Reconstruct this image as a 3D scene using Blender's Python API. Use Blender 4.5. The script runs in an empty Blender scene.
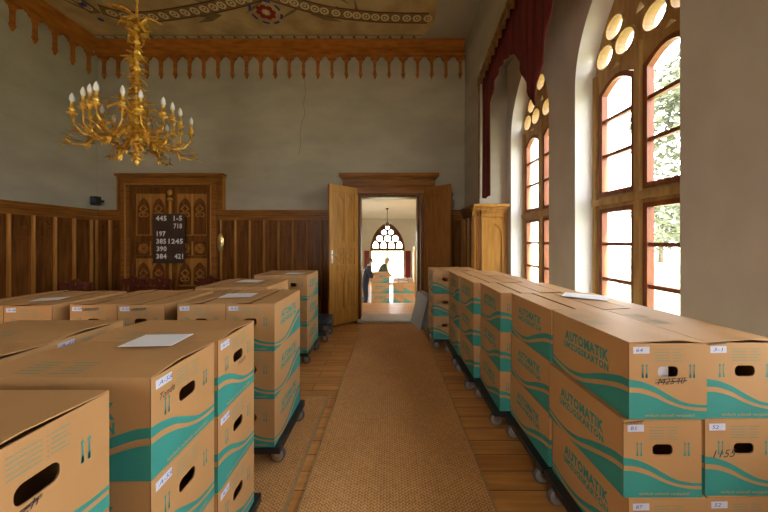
import bpy, bmesh, math, random
from mathutils import Vector, Matrix, Euler
from mathutils.geometry import tessellate_polygon
random.seed(7)
SC = bpy.context.scene
COL = SC.collection
PI = math.pi
# ------------------------------------------------------------------ camera
EYE = 1.65; F = 290.0; VX, VY = 389.0, 241.0
cd = bpy.data.cameras.new('camera'); cam = bpy.data.objects.new('camera', cd); COL.objects.link(cam)
cam.location = (0, 0, EYE); cam.rotation_euler = (PI/2, 0, 0)
cd.sensor_width = 36; cd.lens = F/768*36
cd.shift_x = -(VX-384)/768; cd.shift_y = -(256-VY)/768
cd.clip_start = 0.05; cd.clip_end = 400
SC.camera = cam
# ------------------------------------------------------------------ world, sun, exposure
W = bpy.data.worlds.new('sky'); SC.world = W; W.use_nodes = True
nt = W.node_tree; nt.nodes.clear()
out = nt.nodes.new('ShaderNodeOutputWorld'); bg = nt.nodes.new('ShaderNodeBackground')
tc = nt.nodes.new('ShaderNodeTexCoord'); sp = nt.nodes.new('ShaderNodeSeparateXYZ'); rp = nt.nodes.new('ShaderNodeValToRGB')
nt.links.new(tc.outputs['Generated'], sp.inputs[0]); nt.links.new(sp.outputs['Z'], rp.inputs[0])
rp.color_ramp.elements[0].position = 0.0; rp.color_ramp.elements[0].color = (1.0, .975, .95, 1)
rp.color_ramp.elements[1].position = 0.7; rp.color_ramp.elements[1].color = (.84, .90, 1.0, 1)
nt.links.new(rp.outputs[0], bg.inputs[0]); bg.inputs[1].default_value = 7.5
nt.links.new(bg.outputs[0], out.inputs[0])
sd = bpy.data.lights.new('sun', 'SUN'); sun = bpy.data.objects.new('sun', sd); COL.objects.link(sun)
sd.energy = 26; sd.angle = math.radians(1.2); sd.color = (1, .95, .86)
sun.location = (6, -8, 8)
sun.rotation_euler = Vector((-.22, .97, -1.05)).to_track_quat('-Z', 'Y').to_euler()
SC.view_settings.view_transform = 'Standard'; SC.view_settings.look = 'None'
SC.view_settings.exposure = 0.87; SC.view_settings.gamma = 1
WIN_C = [4.227, 2.576, .925, -.726, -2.377]
XP, XW = 2.016, 2.23
REARW_ADDED=[-1.9]  # unseen rear window, added to brighten the far wall and ceiling
def portal(loc, rot, sx, sy):
    l = bpy.data.lights.new('daylight_portal', 'AREA'); l.shape = 'RECTANGLE'; l.size = sx; l.size_y = sy
    l.cycles.is_portal = True
    o = bpy.data.objects.new('daylight_portal', l); COL.objects.link(o); o.location = loc; o.rotation_euler = rot
for c in WIN_C: portal((XW+.35, c, 2.6), (0, PI/2, 0), 3.6, 1.3)
for c in REARW_ADDED: portal((c, -4.32, 2.9), (PI/2, 0, 0), 1.6, 4.2)  # portal for the added rear window
portal((-.08, 15.4, 1.0), (-PI/2, 0, 0), 1.9, 3.2)
for yy in (9.2,): portal((-3.4, yy, 1.2), (0, -PI/2, 0), 2.4, 1.4)  # portal for the unseen side opening

# ------------------------------------------------------------------ materials
MATS = {}
def mat(name, c, rough=.7, metal=0, var=.0, scale=5, stretch=(1,1,1), bump=0, bscale=None, c2=None, spec=None, detail=4):
    if name in MATS: return MATS[name]
    m = bpy.data.materials.new(name); m.use_nodes = True; MATS[name] = m
    n = m.node_tree.nodes; L = m.node_tree.links; p = n['Principled BSDF']
    p.inputs['Roughness'].default_value = rough; p.inputs['Metallic'].default_value = metal
    if spec is not None: p.inputs['Specular IOR Level'].default_value = spec
    c = tuple(c)+(1,)
    if c2 is None: c2 = tuple(max(0, x*(1-var)) for x in c[:3])
    t = n.new('ShaderNodeTexCoord'); mp = n.new('ShaderNodeMapping'); L.new(t.outputs['Object'], mp.inputs[0])
    mp.inputs['Scale'].default_value = stretch
    ns = n.new('ShaderNodeTexNoise'); ns.inputs['Scale'].default_value = scale; ns.inputs['Detail'].default_value = detail
    L.new(mp.outputs[0], ns.inputs['Vector'])
    rm = n.new('ShaderNodeValToRGB'); rm.color_ramp.elements[0].position = .35; rm.color_ramp.elements[1].position = .65
    rm.color_ramp.elements[0].color = c; rm.color_ramp.elements[1].color = tuple(c2)+(1,)
    L.new(ns.outputs['Fac'], rm.inputs[0]); L.new(rm.outputs[0], p.inputs['Base Color'])
    if bump:
        b = n.new('ShaderNodeBump'); b.inputs['Strength'].default_value = bump; b.inputs['Distance'].default_value = .01
        n2 = n.new('ShaderNodeTexNoise'); n2.inputs['Scale'].default_value = bscale or scale*4; n2.inputs['Detail'].default_value = 3
        L.new(mp.outputs[0], n2.inputs['Vector']); L.new(n2.outputs['Fac'], b.inputs['Height']); L.new(b.outputs[0], p.inputs['Normal'])
    return m
def glass_mat():
    m = bpy.data.materials.new('window_glass'); m.use_nodes = True; n = m.node_tree.nodes; L = m.node_tree.links; n.clear()
    o = n.new('ShaderNodeOutputMaterial'); mx = n.new('ShaderNodeMixShader'); tr = n.new('ShaderNodeBsdfTransparent'); gl = n.new('ShaderNodeBsdfGlossy')
    gl.inputs['Roughness'].default_value = .02; tr.inputs[0].default_value = (.96,.97,.96,1); mx.inputs[0].default_value = .05
    L.new(tr.outputs[0], mx.inputs[1]); L.new(gl.outputs[0], mx.inputs[2]); L.new(mx.outputs[0], o.inputs[0]); return m
GLASS = glass_mat()
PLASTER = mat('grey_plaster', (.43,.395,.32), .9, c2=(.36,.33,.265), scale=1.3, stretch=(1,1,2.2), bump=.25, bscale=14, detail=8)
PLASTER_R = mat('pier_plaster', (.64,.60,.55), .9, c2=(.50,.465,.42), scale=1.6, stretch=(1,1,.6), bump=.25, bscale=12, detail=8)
REVEAL = mat('white_reveal_plaster', (.80,.80,.80), .85, var=.06, scale=4, bump=.1)
CREAM = mat('cream_plaster', (.72,.68,.56), .9, var=.05, scale=2)
WHITEC = mat('white_ceiling', (.75,.73,.68), .9, var=.04, scale=2)
OAK = mat('dark_oak', (.19,.070,.014), .34, c2=(.10,.034,.006), scale=3, stretch=(7,7,.7), bump=.15, spec=.22)
OAKH = mat('dark_oak_horizontal', (.29,.115,.022), .36, c2=(.19,.070,.012), scale=3, stretch=(.7,.7,7), bump=.12, spec=.22)
OAKL = mat('golden_lit_oak', (.50,.25,.050), .36, c2=(.36,.165,.030), scale=3, stretch=(7,7,.7), bump=.12, spec=.22)  # golden tone holds window light on the left leaf and step panel
FRIEZE = mat('red_oak_frieze', (.42,.15,.025), .38, c2=(.29,.09,.014), scale=4, stretch=(1,1,4), bump=.1, spec=.22)
WFRAME = mat('window_oak', (.50,.32,.12), .45, c2=(.36,.21,.075), scale=4, stretch=(5,5,.8), bump=.1, spec=.22)
WSASH = mat('red_brown_sash', (.26,.085,.035), .4, c2=(.19,.055,.022), scale=4, stretch=(5,5,.8), spec=.22)
OAKM = mat('carved_lit_oak', (.42,.19,.042), .38, c2=(.30,.125,.025), scale=3, stretch=(7,7,.7), spec=.22)  # lighter copy of dark oak, paints light caught by mullions and mouldings
WFD = mat('window_oak_rim', (.30,.17,.06), .6)
MAHOG = mat('dark_mahogany', (.13,.026,.012), .35, c2=(.07,.014,.008), scale=5, stretch=(4,4,.8))
CARD = mat('cardboard', (.52,.285,.112), .55, c2=(.475,.258,.098), scale=3, stretch=(1,1,1), bump=.05, bscale=60)
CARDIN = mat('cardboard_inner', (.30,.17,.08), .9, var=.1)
TEAL = mat('teal_print', (.035,.295,.25), .65, c2=(.03,.26,.22), scale=6)
TEALF = mat('faint_teal_print', (.24,.30,.19), .75, var=.05)
LABEL = mat('sticker_paper', (.66,.68,.80), .7, var=.04)
PAPER = mat('white_paper', (.80,.80,.82), .7, var=.03)
INK = mat('blue_ink', (.05,.10,.45), .6)
BLACKINK = mat('black_marker', (.035,.03,.03), .6)
BLACK = mat('black_plastic', (.02,.02,.022), .45, var=.2)
GREYP = mat('grey_blue_plastic', (.055,.065,.085), .5, var=.2)
STEEL = mat('steel', (.5,.48,.46), .3, 1)
WHEEL = mat('grey_wheel_rubber', (.10,.09,.085), .5, var=.1)
HUB = mat('wheel_hub', (.30,.26,.22), .4, .3)
GOLD = mat('gilt_bronze', (1.0,.66,.12), .32, .5, c2=(.50,.25,.03), scale=22, bump=.3, bscale=60)
BULB = mat('frosted_bulb', (.82,.82,.85), .25)
RED = mat('red_velvet', (.13,.008,.006), .85, c2=(.08,.004,.003), scale=3, stretch=(6,6,.5), bump=.2)
GILT = mat('gilt_trim', (.28,.13,.03), .5, .3, c2=(.16,.07,.018), scale=12)
BRASS = mat('brass', (.90,.70,.32), .25, .8)
STONE = mat('threshold_stone', (.50,.46,.38), .6, var=.15, scale=6, bump=.1)
BOARD = mat('hymn_board', (.055,.028,.018), .5, var=.2)
BOARDW = mat('white_letter', (.72,.72,.70), .6)
PANELG = mat('grey_panel', (.35,.35,.31), .5, var=.12, scale=4)
SKIN = mat('skin', (.55,.32,.22), .6); NAVY = mat('navy_cloth', (.02,.024,.04), .9, var=.2); GREENC = mat('olive_cloth', (.06,.07,.045), .9, var=.2)
HAIRD = mat('brown_hair', (.10,.06,.03), .7); HAIRB = mat('blond_hair', (.33,.27,.17), .7)
LAWN = mat('lawn_grass', (.28,.30,.16), .95, c2=(.21,.23,.11), scale=1.5)
LEAF = mat('leaf_green_hazy', (.17,.18,.12), .8, c2=(.11,.12,.08), scale=3)  # green greyed so that glare haze is part of the colour
BARK = mat('bark', (.12,.09,.06), .95, var=.4, scale=4)
CRACK = mat('plaster_crack', (.16,.135,.105), .95)

def floor_mat():
    m = bpy.data.materials.new('pine_floorboards'); m.use_nodes = True; n = m.node_tree.nodes; L = m.node_tree.links; p = n['Principled BSDF']
    t = n.new('ShaderNodeTexCoord'); b = n.new('ShaderNodeTexBrick'); L.new(t.outputs['Object'], b.inputs['Vector'])
    b.inputs['Scale'].default_value = 1; b.inputs['Brick Width'].default_value = 2.3; b.inputs['Row Height'].default_value = .16
    b.inputs['Mortar Size'].default_value = .004; b.inputs['Mortar Smooth'].default_value = .3; b.offset = .37
    b.inputs['Color1'].default_value = (.66,.33,.10,1); b.inputs['Color2'].default_value = (.52,.235,.065,1); b.inputs['Mortar'].default_value = (.10,.04,.015,1)
    mp = n.new('ShaderNodeMapping'); L.new(t.outputs['Object'], mp.inputs[0]); mp.inputs['Scale'].default_value = (.9,9,1)
    ns = n.new('ShaderNodeTexNoise'); ns.inputs['Scale'].default_value = 2.5; ns.inputs['Detail'].default_value = 6; L.new(mp.outputs[0], ns.inputs['Vector'])
    r = n.new('ShaderNodeValToRGB'); r.color_ramp.elements[0].position = .3; r.color_ramp.elements[1].position = .7
    r.color_ramp.elements[0].color = (.72,.66,.6,1); r.color_ramp.elements[1].color = (1.1,1.08,1.05,1); L.new(ns.outputs['Fac'], r.inputs[0])
    mx = n.new('ShaderNodeMix'); mx.data_type = 'RGBA'; mx.blend_type = 'MULTIPLY'; mx.inputs[0].default_value = 1
    L.new(b.outputs['Color'], mx.inputs[6]); L.new(r.outputs[0], mx.inputs[7]); L.new(mx.outputs[2], p.inputs['Base Color'])
    p.inputs['Roughness'].default_value = .36
    return m
FLOOR = floor_mat()
def coir_mat():
    m = bpy.data.materials.new('coir_weave'); m.use_nodes = True; n = m.node_tree.nodes; L = m.node_tree.links; p = n['Principled BSDF']
    t = n.new('ShaderNodeTexCoord'); s = n.new('ShaderNodeSeparateXYZ'); L.new(t.outputs['Object'], s.inputs[0])
    def M(op, a, b=None):
        k = n.new('ShaderNodeMath'); k.operation = op
        for i, v in enumerate((a, b)):
            if v is None: continue
            if isinstance(v, (int, float)): k.inputs[i].default_value = v
            else: L.new(v, k.inputs[i])
        return k.outputs[0]
    # herringbone: zigzag across x
    zz = M('PINGPONG', s.outputs['X'], .02)
    d = M('ADD', M('MULTIPLY', zz, 1.0), s.outputs['Y'])
    st = M('SINE', M('MULTIPLY', d, 2*PI/.022))
    st2 = M('SINE', M('MULTIPLY', s.outputs['X'], 2*PI/.02))
    sm = M('ADD', M('MULTIPLY', st, .3), M('MULTIPLY', st2, .12))
    ns = n.new('ShaderNodeTexNoise'); ns.inputs['Scale'].default_value = 45; L.new(t.outputs['Object'], ns.inputs['Vector'])
    n3 = n.new('ShaderNodeTexNoise'); n3.inputs['Scale'].default_value = 2.2; L.new(t.outputs['Object'], n3.inputs['Vector'])
    f = M('ADD', M('ADD', sm, M('MULTIPLY', n3.outputs['Fac'], .35)), M('ADD', M('MULTIPLY', ns.outputs['Fac'], .7), .0))
    r = n.new('ShaderNodeValToRGB'); r.color_ramp.elements[0].position = .05; r.color_ramp.elements[1].position = .95
    r.color_ramp.elements[0].color = (.30,.13,.035,1); r.color_ramp.elements[1].color = (.78,.42,.155,1)
    L.new(f, r.inputs[0]); L.new(r.outputs[0], p.inputs['Base Color']); p.inputs['Roughness'].default_value = .92
    b = n.new('ShaderNodeBump'); b.inputs['Strength'].default_value = .5; b.inputs['Distance'].default_value = .004
    L.new(f, b.inputs['Height']); L.new(b.outputs[0], p.inputs['Normal'])
    return m
COIR = coir_mat()
COIRB = mat('coir_binding', (.42,.27,.12), .9, var=.15, scale=20)

# ------------------------------------------------------------------ mesh helpers
class MB:
    def __init__(s): s.v=[]; s.f=[]; s.m=[]; s.mats=[]; s.sm=[]
    def mi(s, m):
        if m not in s.mats: s.mats.append(m)
        return s.mats.index(m)
    def add(s, verts, faces, m, smooth=False):
        b=len(s.v); s.v += [tuple(v) for v in verts]; k=s.mi(m)
        for f in faces: s.f.append([b+i for i in f]); s.m.append(k); s.sm.append(smooth)
    def box(s, x0,x1,y0,y1,z0,z1, m, M=None):
        vs=[(x,y,z) for x in (x0,x1) for y in (y0,y1) for z in (z0,z1)]
        if M is not None: vs=[M@Vector(v) for v in vs]
        s.add(vs, [(0,1,3,2),(4,6,7,5),(0,4,5,1),(2,3,7,6),(0,2,6,4),(1,5,7,3)], m)
    def poly(s, outer, holes, to3, d0, d1, m, mrim=None):
        """extrude a 2D polygon with holes between depth d0 and d1; to3(a,b,d)->xyz"""
        loops=[outer]+list(holes); flat=[p for l in loops for p in l]
        tris=tessellate_polygon([[Vector((p[0],p[1],0)) for p in l] for l in loops])
        n=len(flat)
        if d1 is None:
            s.add([to3(p[0],p[1],d0) for p in flat], tris, m); return
        s.add([to3(p[0],p[1],d0) for p in flat]+[to3(p[0],p[1],d1) for p in flat], list(tris)+[tuple(n+i for i in reversed(t)) for t in tris], m)
        for l in loops:
            k=len(l)
            s.add([to3(p[0],p[1],d0) for p in l]+[to3(p[0],p[1],d1) for p in l], [(i,(i+1)%k,k+(i+1)%k,k+i) for i in range(k)], mrim or m)
    def strip(s, top, bot, to3, d, m):
        n=len(top)
        s.add([to3(a,b,d) for a,b in top]+[to3(a,b,d) for a,b in bot], [(i,i+1,n+i+1,n+i) for i in range(n-1)], m)
    def lathe(s, prof, c, m, n=16, axis='Z', smooth=True):
        vs=[]; fs=[]
        for r,h in prof:
            for i in range(n):
                a=2*PI*i/n; p=(r*math.cos(a), r*math.sin(a), h)
                if axis=='X': p=(p[2],p[0],p[1])
                if axis=='Y': p=(p[0],p[2],p[1])
                vs.append((p[0]+c[0],p[1]+c[1],p[2]+c[2]))
        k=len(prof)
        for j in range(k-1):
            for i in range(n): fs.append((j*n+i, j*n+(i+1)%n, (j+1)*n+(i+1)%n, (j+1)*n+i))
        fs.append(tuple(range(n-1,-1,-1))); fs.append(tuple((k-1)*n+i for i in range(n)))
        s.add(vs, fs, m, smooth)
    def tube(s, pts, r, m, n=8, smooth=True):
        pts=[Vector(p) for p in pts]; rs = r if isinstance(r,(list,tuple)) else [r]*len(pts)
        vs=[]; fs=[]; up=Vector((0,0,1))
        for i,p in enumerate(pts):
            t=(pts[min(i+1,len(pts)-1)]-pts[max(i-1,0)]).normalized()
            u=t.cross(up)
            if u.length<1e-3: u=t.cross(Vector((1,0,0)))
            u.normalize(); w=t.cross(u)
            for k in range(n):
                a=2*PI*k/n; vs.append(p+(u*math.cos(a)+w*math.sin(a))*rs[i])
        for j in range(len(pts)-1):
            for k in range(n): fs.append((j*n+k, j*n+(k+1)%n, (j+1)*n+(k+1)%n, (j+1)*n+k))
        fs.append(tuple(range(n))); fs.append(tuple((len(pts)-1)*n+k for k in range(n)))
        s.add(vs, fs, m, smooth)
    def sphere(s, c, r, m, nu=12, nv=8):
        r = r if isinstance(r,(list,tuple)) else (r,r,r)
        vs=[]; fs=[]
        for j in range(nv+1):
            th=PI*j/nv
            for i in range(nu):
                a=2*PI*i/nu; vs.append((c[0]+r[0]*math.sin(th)*math.cos(a), c[1]+r[1]*math.sin(th)*math.sin(a), c[2]+r[2]*math.cos(th)))
        for j in range(nv):
            for i in range(nu): fs.append((j*nu+i,(j+1)*nu+i,(j+1)*nu+(i+1)%nu,j*nu+(i+1)%nu))
        s.add(vs, fs, m, True)
    def mesh(s, name):
        me=bpy.data.meshes.new(name); me.from_pydata(s.v, [], s.f)
        for m in s.mats: me.materials.append(m)
        for p,k,sm in zip(me.polygons, s.m, s.sm): p.material_index=k; p.use_smooth=sm
        bm=bmesh.new(); bm.from_mesh(me)
        bm.normal_update(); bmesh.ops.recalc_face_normals(bm, faces=bm.faces); bm.to_mesh(me); bm.free()
        me.update(); return me
    def build(s, name, parent=None, loc=(0,0,0), rz=0, bev=0):
        o=bpy.data.objects.new(name, s.mesh(name)); COL.objects.link(o); o.location=loc; o.rotation_euler=(0,0,rz)
        if parent: o.parent=parent
        if bev:
            b=o.modifiers.new('bevel','BEVEL'); b.width=bev; b.segments=2; b.limit_method='ANGLE'; b.angle_limit=.6
        return o
def tag(o, label=None, cat=None, group=None, kind=None):
    if label: o['label']=label
    if cat: o['category']=cat
    if group: o['group']=group
    if kind: o['kind']=kind
    return o
def thing(name, label, cat, loc=(0,0,0), rz=0, group=None):
    o=bpy.data.objects.new(name, None); COL.objects.link(o); o.location=loc; o.rotation_euler=(0,0,rz); o.empty_display_size=.1
    return tag(o,label,cat,group)
def struct(o): o['kind']='structure'; return o
def copy_tree(o, parent=None):
    c=o.copy(); COL.objects.link(c)
    if parent: c.parent=parent
    for ch in list(o.children): copy_tree(ch, c)
    return c
_tc={}
def text2d(s, bold=0.0, shear=0.0):
    """text as flat 2D triangles, bounds normalised to 0..1"""
    k=(s,bold,shear)
    if k in _tc: return _tc[k]
    cu=bpy.data.curves.new('t','FONT'); cu.body=s; cu.offset=bold; cu.resolution_u=2; cu.fill_mode='FRONT'; cu.shear=shear; cu.space_character=1+bold*2.6
    o=bpy.data.objects.new('t',cu); COL.objects.link(o); bpy.context.view_layer.update()
    dg=bpy.context.evaluated_depsgraph_get(); me=bpy.data.meshes.new_from_object(o.evaluated_get(dg))
    vs=[(v.co.x,v.co.y) for v in me.vertices]; fs=[tuple(p.vertices) for p in me.polygons]
    x0=min(v[0] for v in vs); x1=max(v[0] for v in vs); y0=min(v[1] for v in vs); y1=max(v[1] for v in vs)
    r=([((x-x0)/(x1-x0),(y-y0)/(y1-y0)) for x,y in vs], fs, (x1-x0)/(y1-y0))
    bpy.data.objects.remove(o); bpy.data.curves.remove(cu); bpy.data.meshes.remove(me)
    _tc[k]=r; return r
def put_text(mb, s, a0,a1,b0,b1, to3, d, m, bold=0, shear=0):
    vs,fs,_=text2d(s,bold,shear)
    mb.add([to3(a0+u*(a1-a0), b0+v*(b1-b0), d) for u,v in vs], fs, m)
def arch(c, hw, z0, zs, n=14, k=1.0):
    """pointed arch outline (closed loop) centred at c, half width hw, from z0, springing at zs; k=1 equilateral"""
    R=2*hw*k; pts=[(c-hw,z0),(c+hw,z0)]
    cx=c+hw-R; a1=math.acos((c-cx)/R)
    for i in range(n+1):
        a=a1*i/n; pts.append((cx+R*math.cos(a), zs+R*math.sin(a)))
    cx=c-hw+R
    for i in range(n-1,-1,-1):
        a=a1*i/n; pts.append((cx-R*math.cos(a), zs+R*math.sin(a)))
    return pts
def archz(dy, hw, zs, k=1.0):
    R=2*hw*k; t=abs(dy)-hw+R
    return zs+math.sqrt(max(0,R*R-t*t))
def circ(c, r, n=16, rot=0): return [(c[0]+r*math.cos(2*PI*i/n+rot), c[1]+r*math.sin(2*PI*i/n+rot)) for i in range(n)]

# ------------------------------------------------------------------ room shell
YF=5.90; XL=-5.92; XR=1.546; YN=-4.0; HC=5.67; YS=4.95
b=MB(); b.box(XL-.3,XR+.9,YN-.3,YF,-.12,0,FLOOR); struct(b.build('floor'))
# far wall with the doorway
b=MB()
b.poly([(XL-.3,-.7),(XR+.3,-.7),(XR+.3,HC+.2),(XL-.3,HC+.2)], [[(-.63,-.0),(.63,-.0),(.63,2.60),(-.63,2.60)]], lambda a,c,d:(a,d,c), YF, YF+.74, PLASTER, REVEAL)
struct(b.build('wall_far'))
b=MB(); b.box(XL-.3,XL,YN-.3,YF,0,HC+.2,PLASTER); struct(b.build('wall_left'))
b=MB(); b.poly([(XL,0),(XP+.5,0),(XP+.5,HC+.2),(XL,HC+.2)],[arch(c,.75,.9,3.9) for c in REARW_ADDED],lambda a,z,d:(a,d,z),YN,YN-.3,CREAM); struct(b.build('wall_near'))  # pale unseen wall, pierced for the added window
for c in REARW_ADDED:
    b=MB(); b.poly(arch(c,.748,.902,3.9),[[(c+s*.36-.30,z0),(c+s*.36+.30,z0),(c+s*.36+.30,z1),(c+s*.36-.30,z1)] for s in (-1,1) for z0,z1 in ((1.0,2.3),(2.42,3.8))]+[circ((c,4.45),.30,16)],lambda a,z,d:(a,d,z),YN-.1,YN-.18,WFRAME); w_=b.build('window_%d'%(7+REARW_ADDED.index(c))); struct(w_)  # joinery of the added light source behind the camera
# right wall: thick corner pier, lintel above the bay, bay wall with pointed window openings
b=MB()
b.box(XR,XR+1.0,YS,YF,0,HC+.2,PLASTER)
b.box(XR,XP+.5,YN,YS,4.62,HC+.2,PLASTER)
struct(b.build('wall_right'))
b=MB(); HW=.567; ZS=3.30
holes=[]; inner=[]
for c in WIN_C: holes.append(arch(c,HW,.82,ZS)); 
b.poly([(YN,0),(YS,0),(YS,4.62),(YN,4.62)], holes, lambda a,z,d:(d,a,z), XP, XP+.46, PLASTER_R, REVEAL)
o=b.build('wall_bay'); struct(o)
b=MB()
pts=[(x,y) for x,y in []]
cr=[(304.5,78),(305.5,92),(303.5,104),(305,114),(301.5,124),(300,134),(300.5,145),(299,155)]
cr=[((x-VX)*YF/F, EYE-(y-VY)*YF/F) for x,y in cr]
b.strip([(x-.004,z) for x,z in cr],[(x+.004,z) for x,z in cr], lambda a,z,d:(a,d,z), YF-.002, CRACK)
struct(b.build('wall_crack'))

# painted ceiling: one mesh
CT=mat('ceiling_paint_tan', (.56,.40,.19), .9, c2=(.38,.26,.12), scale=2.6, detail=8)
CG=mat('ceiling_paint_border', (.42,.42,.33), .9, c2=(.33,.31,.23), scale=6)
CB=mat('ceiling_paint_brown', (.13,.038,.02), .9, var=.2); CL=mat('ceiling_paint_cream', (.72,.55,.30), .9, var=.1)
CRD=mat('ceiling_paint_red', (.25,.02,.02), .9); CBL=mat('ceiling_paint_blue', (.03,.05,.25), .9); CO=mat('ceiling_paint_ochre', (.23,.15,.06), .9, var=.2)
def cp(x,y): z=F*(HC-EYE)/(VY-y); return ((x-VX)*z/F, z)
b=MB(); b.box(XL-.3,XP+.5,YN-.3,YF+.0,HC,HC+.2,PLASTER)
P3=lambda a,c,d:(a,c,HC-d)
b.poly([(XL,YF),(.55,YF),(.83,5.35),(.80,3.2),(.2,2.0),(XL,2.0)],[],P3,.002,None,CT)
b.poly([(XL,YF),(.55,YF),(.60,5.80),(.66,5.66),(XL,5.66)],[],P3,.004,None,CG)
x=XL+.3
while x<.5:                                     # crest border
    b.poly([(x-.11,5.72),(x-.05,5.80),(x-.03,5.72),(x,5.66),(x+.03,5.72),(x+.05,5.80),(x+.11,5.72),(x+.10,5.83),(x-.10,5.83)],[],P3,.006,None,CO)
    b.poly(circ((x,5.70),.022,6),[],P3,.007,None,CB); x+=.235
b.poly([(XL,5.645),(.66,5.645),(.66,5.665),(XL,5.665)],[],P3,.006,None,CO)
def band(pxs, w=.13):
    pts=[Vector(cp(*p)) for p in pxs]; fine=[]
    for i in range(len(pts)-1):
        p0=pts[max(i-1,0)];p1=pts[i];p2=pts[i+1];p3=pts[min(i+2,len(pts)-1)]
        for k in range(10):
            t=k/10; fine.append(.5*((2*p1)+(p2-p0)*t+(2*p0-5*p1+4*p2-p3)*t*t+(3*p1-3*p2+p3-p0)*t**3))
    fine.append(pts[-1])
    nrm=[]
    for i in range(len(fine)):
        t=(fine[min(i+1,len(fine)-1)]-fine[max(i-1,0)]).normalized(); nrm.append(Vector((-t.y,t.x)))
    for (o0,o1,dd,m) in ((-w,w,.006,CB),(-w*.8,w*.8,.008,CO)):
        b.strip([tuple(p+q*o1) for p,q in zip(fine,nrm)],[tuple(p+q*o0) for p,q in zip(fine,nrm)],P3,dd,m)
    acc=0; last=fine[0]
    for p in fine:
        acc+=(p-last).length; last=p
        if acc>.15:
            acc=0
            b.poly(circ(p,w*.62,10),[circ(p,w*.36,10)],P3,.010,None,CL); b.poly(circ(p,w*.2,6),[],P3,.010,None,CL)
band([(100,9),(122,15),(150,16.5),(185,12),(216,6),(240,0),(262,-7)])
band([(62,-8),(78,0),(96,13)],.10)
band([(262,-8),(284,-1),(310,7),(336,12.5),(380,17),(428,18)])
rc=Vector(cp(266,12))
for i in range(8): b.poly(circ(rc+Vector((math.cos(i*PI/4),math.sin(i*PI/4)))*.12,.055,8),[],P3,.006,None,CRD)
b.poly(circ(rc,.05,8),[],P3,.008,None,CL)
for i in range(8):
    a=i*PI/4+PI/8; q=Vector((math.cos(a),math.sin(a))); t=Vector((-q.y,q.x)); c0=rc+q*.25
    b.poly([c0-t*.07-q*.015,c0-t*.05+q*.03,c0+t*.05+q*.03,c0+t*.07-q*.015],[],P3,.006,None,CBL)
for c0,l in ((cp(310,14),1),(cp(222,15),-1)):
    c0=Vector(c0)
    for a in (-.5,0,.5):
        q=Vector((l*math.cos(a),math.sin(a)*.6)); t=Vector((-q.y,q.x))
        b.poly([c0,c0+q*.3+t*.06,c0+q*.62,c0+q*.3-t*.06],[],P3,.006,None,CO)
for k in range(34):
    c0=Vector((random.uniform(-5.6,.4),random.uniform(4.0,5.1))); a=random.uniform(0,PI); q=Vector((math.cos(a),math.sin(a))); t=Vector((-q.y,q.x))
    b.poly([c0-q*.28,c0-t*.03,c0+q*.28,c0+t*.03],[],P3,.005,None,CO)
for c0 in (cp(101,19),cp(83,4)):
    b.poly(circ(c0,.05,6),[],P3,.012,None,CBL)
struct(b.build('ceiling'))

# ------------------------------------------------------------------ cornice and gothic frieze (trim)
def frieze_unit(mb, c, p, to3, d0, d1, m):
    h=p/2; w=.026
    o=[(c-h,5.415),(c-h,5.415),(c-h+.028,5.370),(c-h+.045,5.395),(c-h+.062,5.335),(c-w-.012,5.310),(c-w-.012,5.280),(c-w,5.265),(c-w,5.055),(c-w-.012,5.045),(c-w-.012,5.025),(c,4.935),
       (c+w+.012,5.025),(c+w+.012,5.045),(c+w,5.055),(c+w,5.265),(c+w+.012,5.280),(c+w+.012,5.310),(c+h-.062,5.335),(c+h-.045,5.395),(c+h-.028,5.370),(c+h,5.415),(c+h,5.415)]
    mb.poly(o,[circ((c+sx*.072,5.368),.018,7) for sx in (-1,1)],to3,d0,d1,m)
    g=.012
    mb.poly([(c-g,5.045),(c+g,5.045),(c+g,5.375),(c,5.415),(c-g,5.375)],[],to3,d1,d1+.012,m)
def cornice(mb, a0, a1, to3, m):
    prof=[(0,5.405),(.06,5.405),(.06,5.455),(.10,5.475),(.10,5.535),(.075,5.545),(.13,5.595),(.15,5.615),(.15,5.670),(0,5.670)]
    n=len(prof); vs=[to3(a,z,d) for a in (a0,a1) for d,z in prof]
    mb.add(vs,[(i,(i+1)%n,n+(i+1)%n,n+i) for i in range(n)]+[tuple(range(n)),tuple(range(n,2*n))],m)
b=MB(); far3=lambda a,z,d:(a,YF-.002-d,z)
cornice(b,XL+.002,XR-.03,far3,FRIEZE); x=XR-.10
while x>XL+.10: frieze_unit(b,x,.289,far3,.0,.035,FRIEZE); x-=.289
struct(b.build('trim_1'))
b=MB(); lef3=lambda a,z,d:(XL+.002+d,a,z)
cornice(b,YN+.1,YF-.16,lef3,FRIEZE); y=YF-.20
while y>1.2: frieze_unit(b,y,.289,lef3,.0,.035,FRIEZE); y-=.289
struct(b.build('trim_2'))

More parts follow.
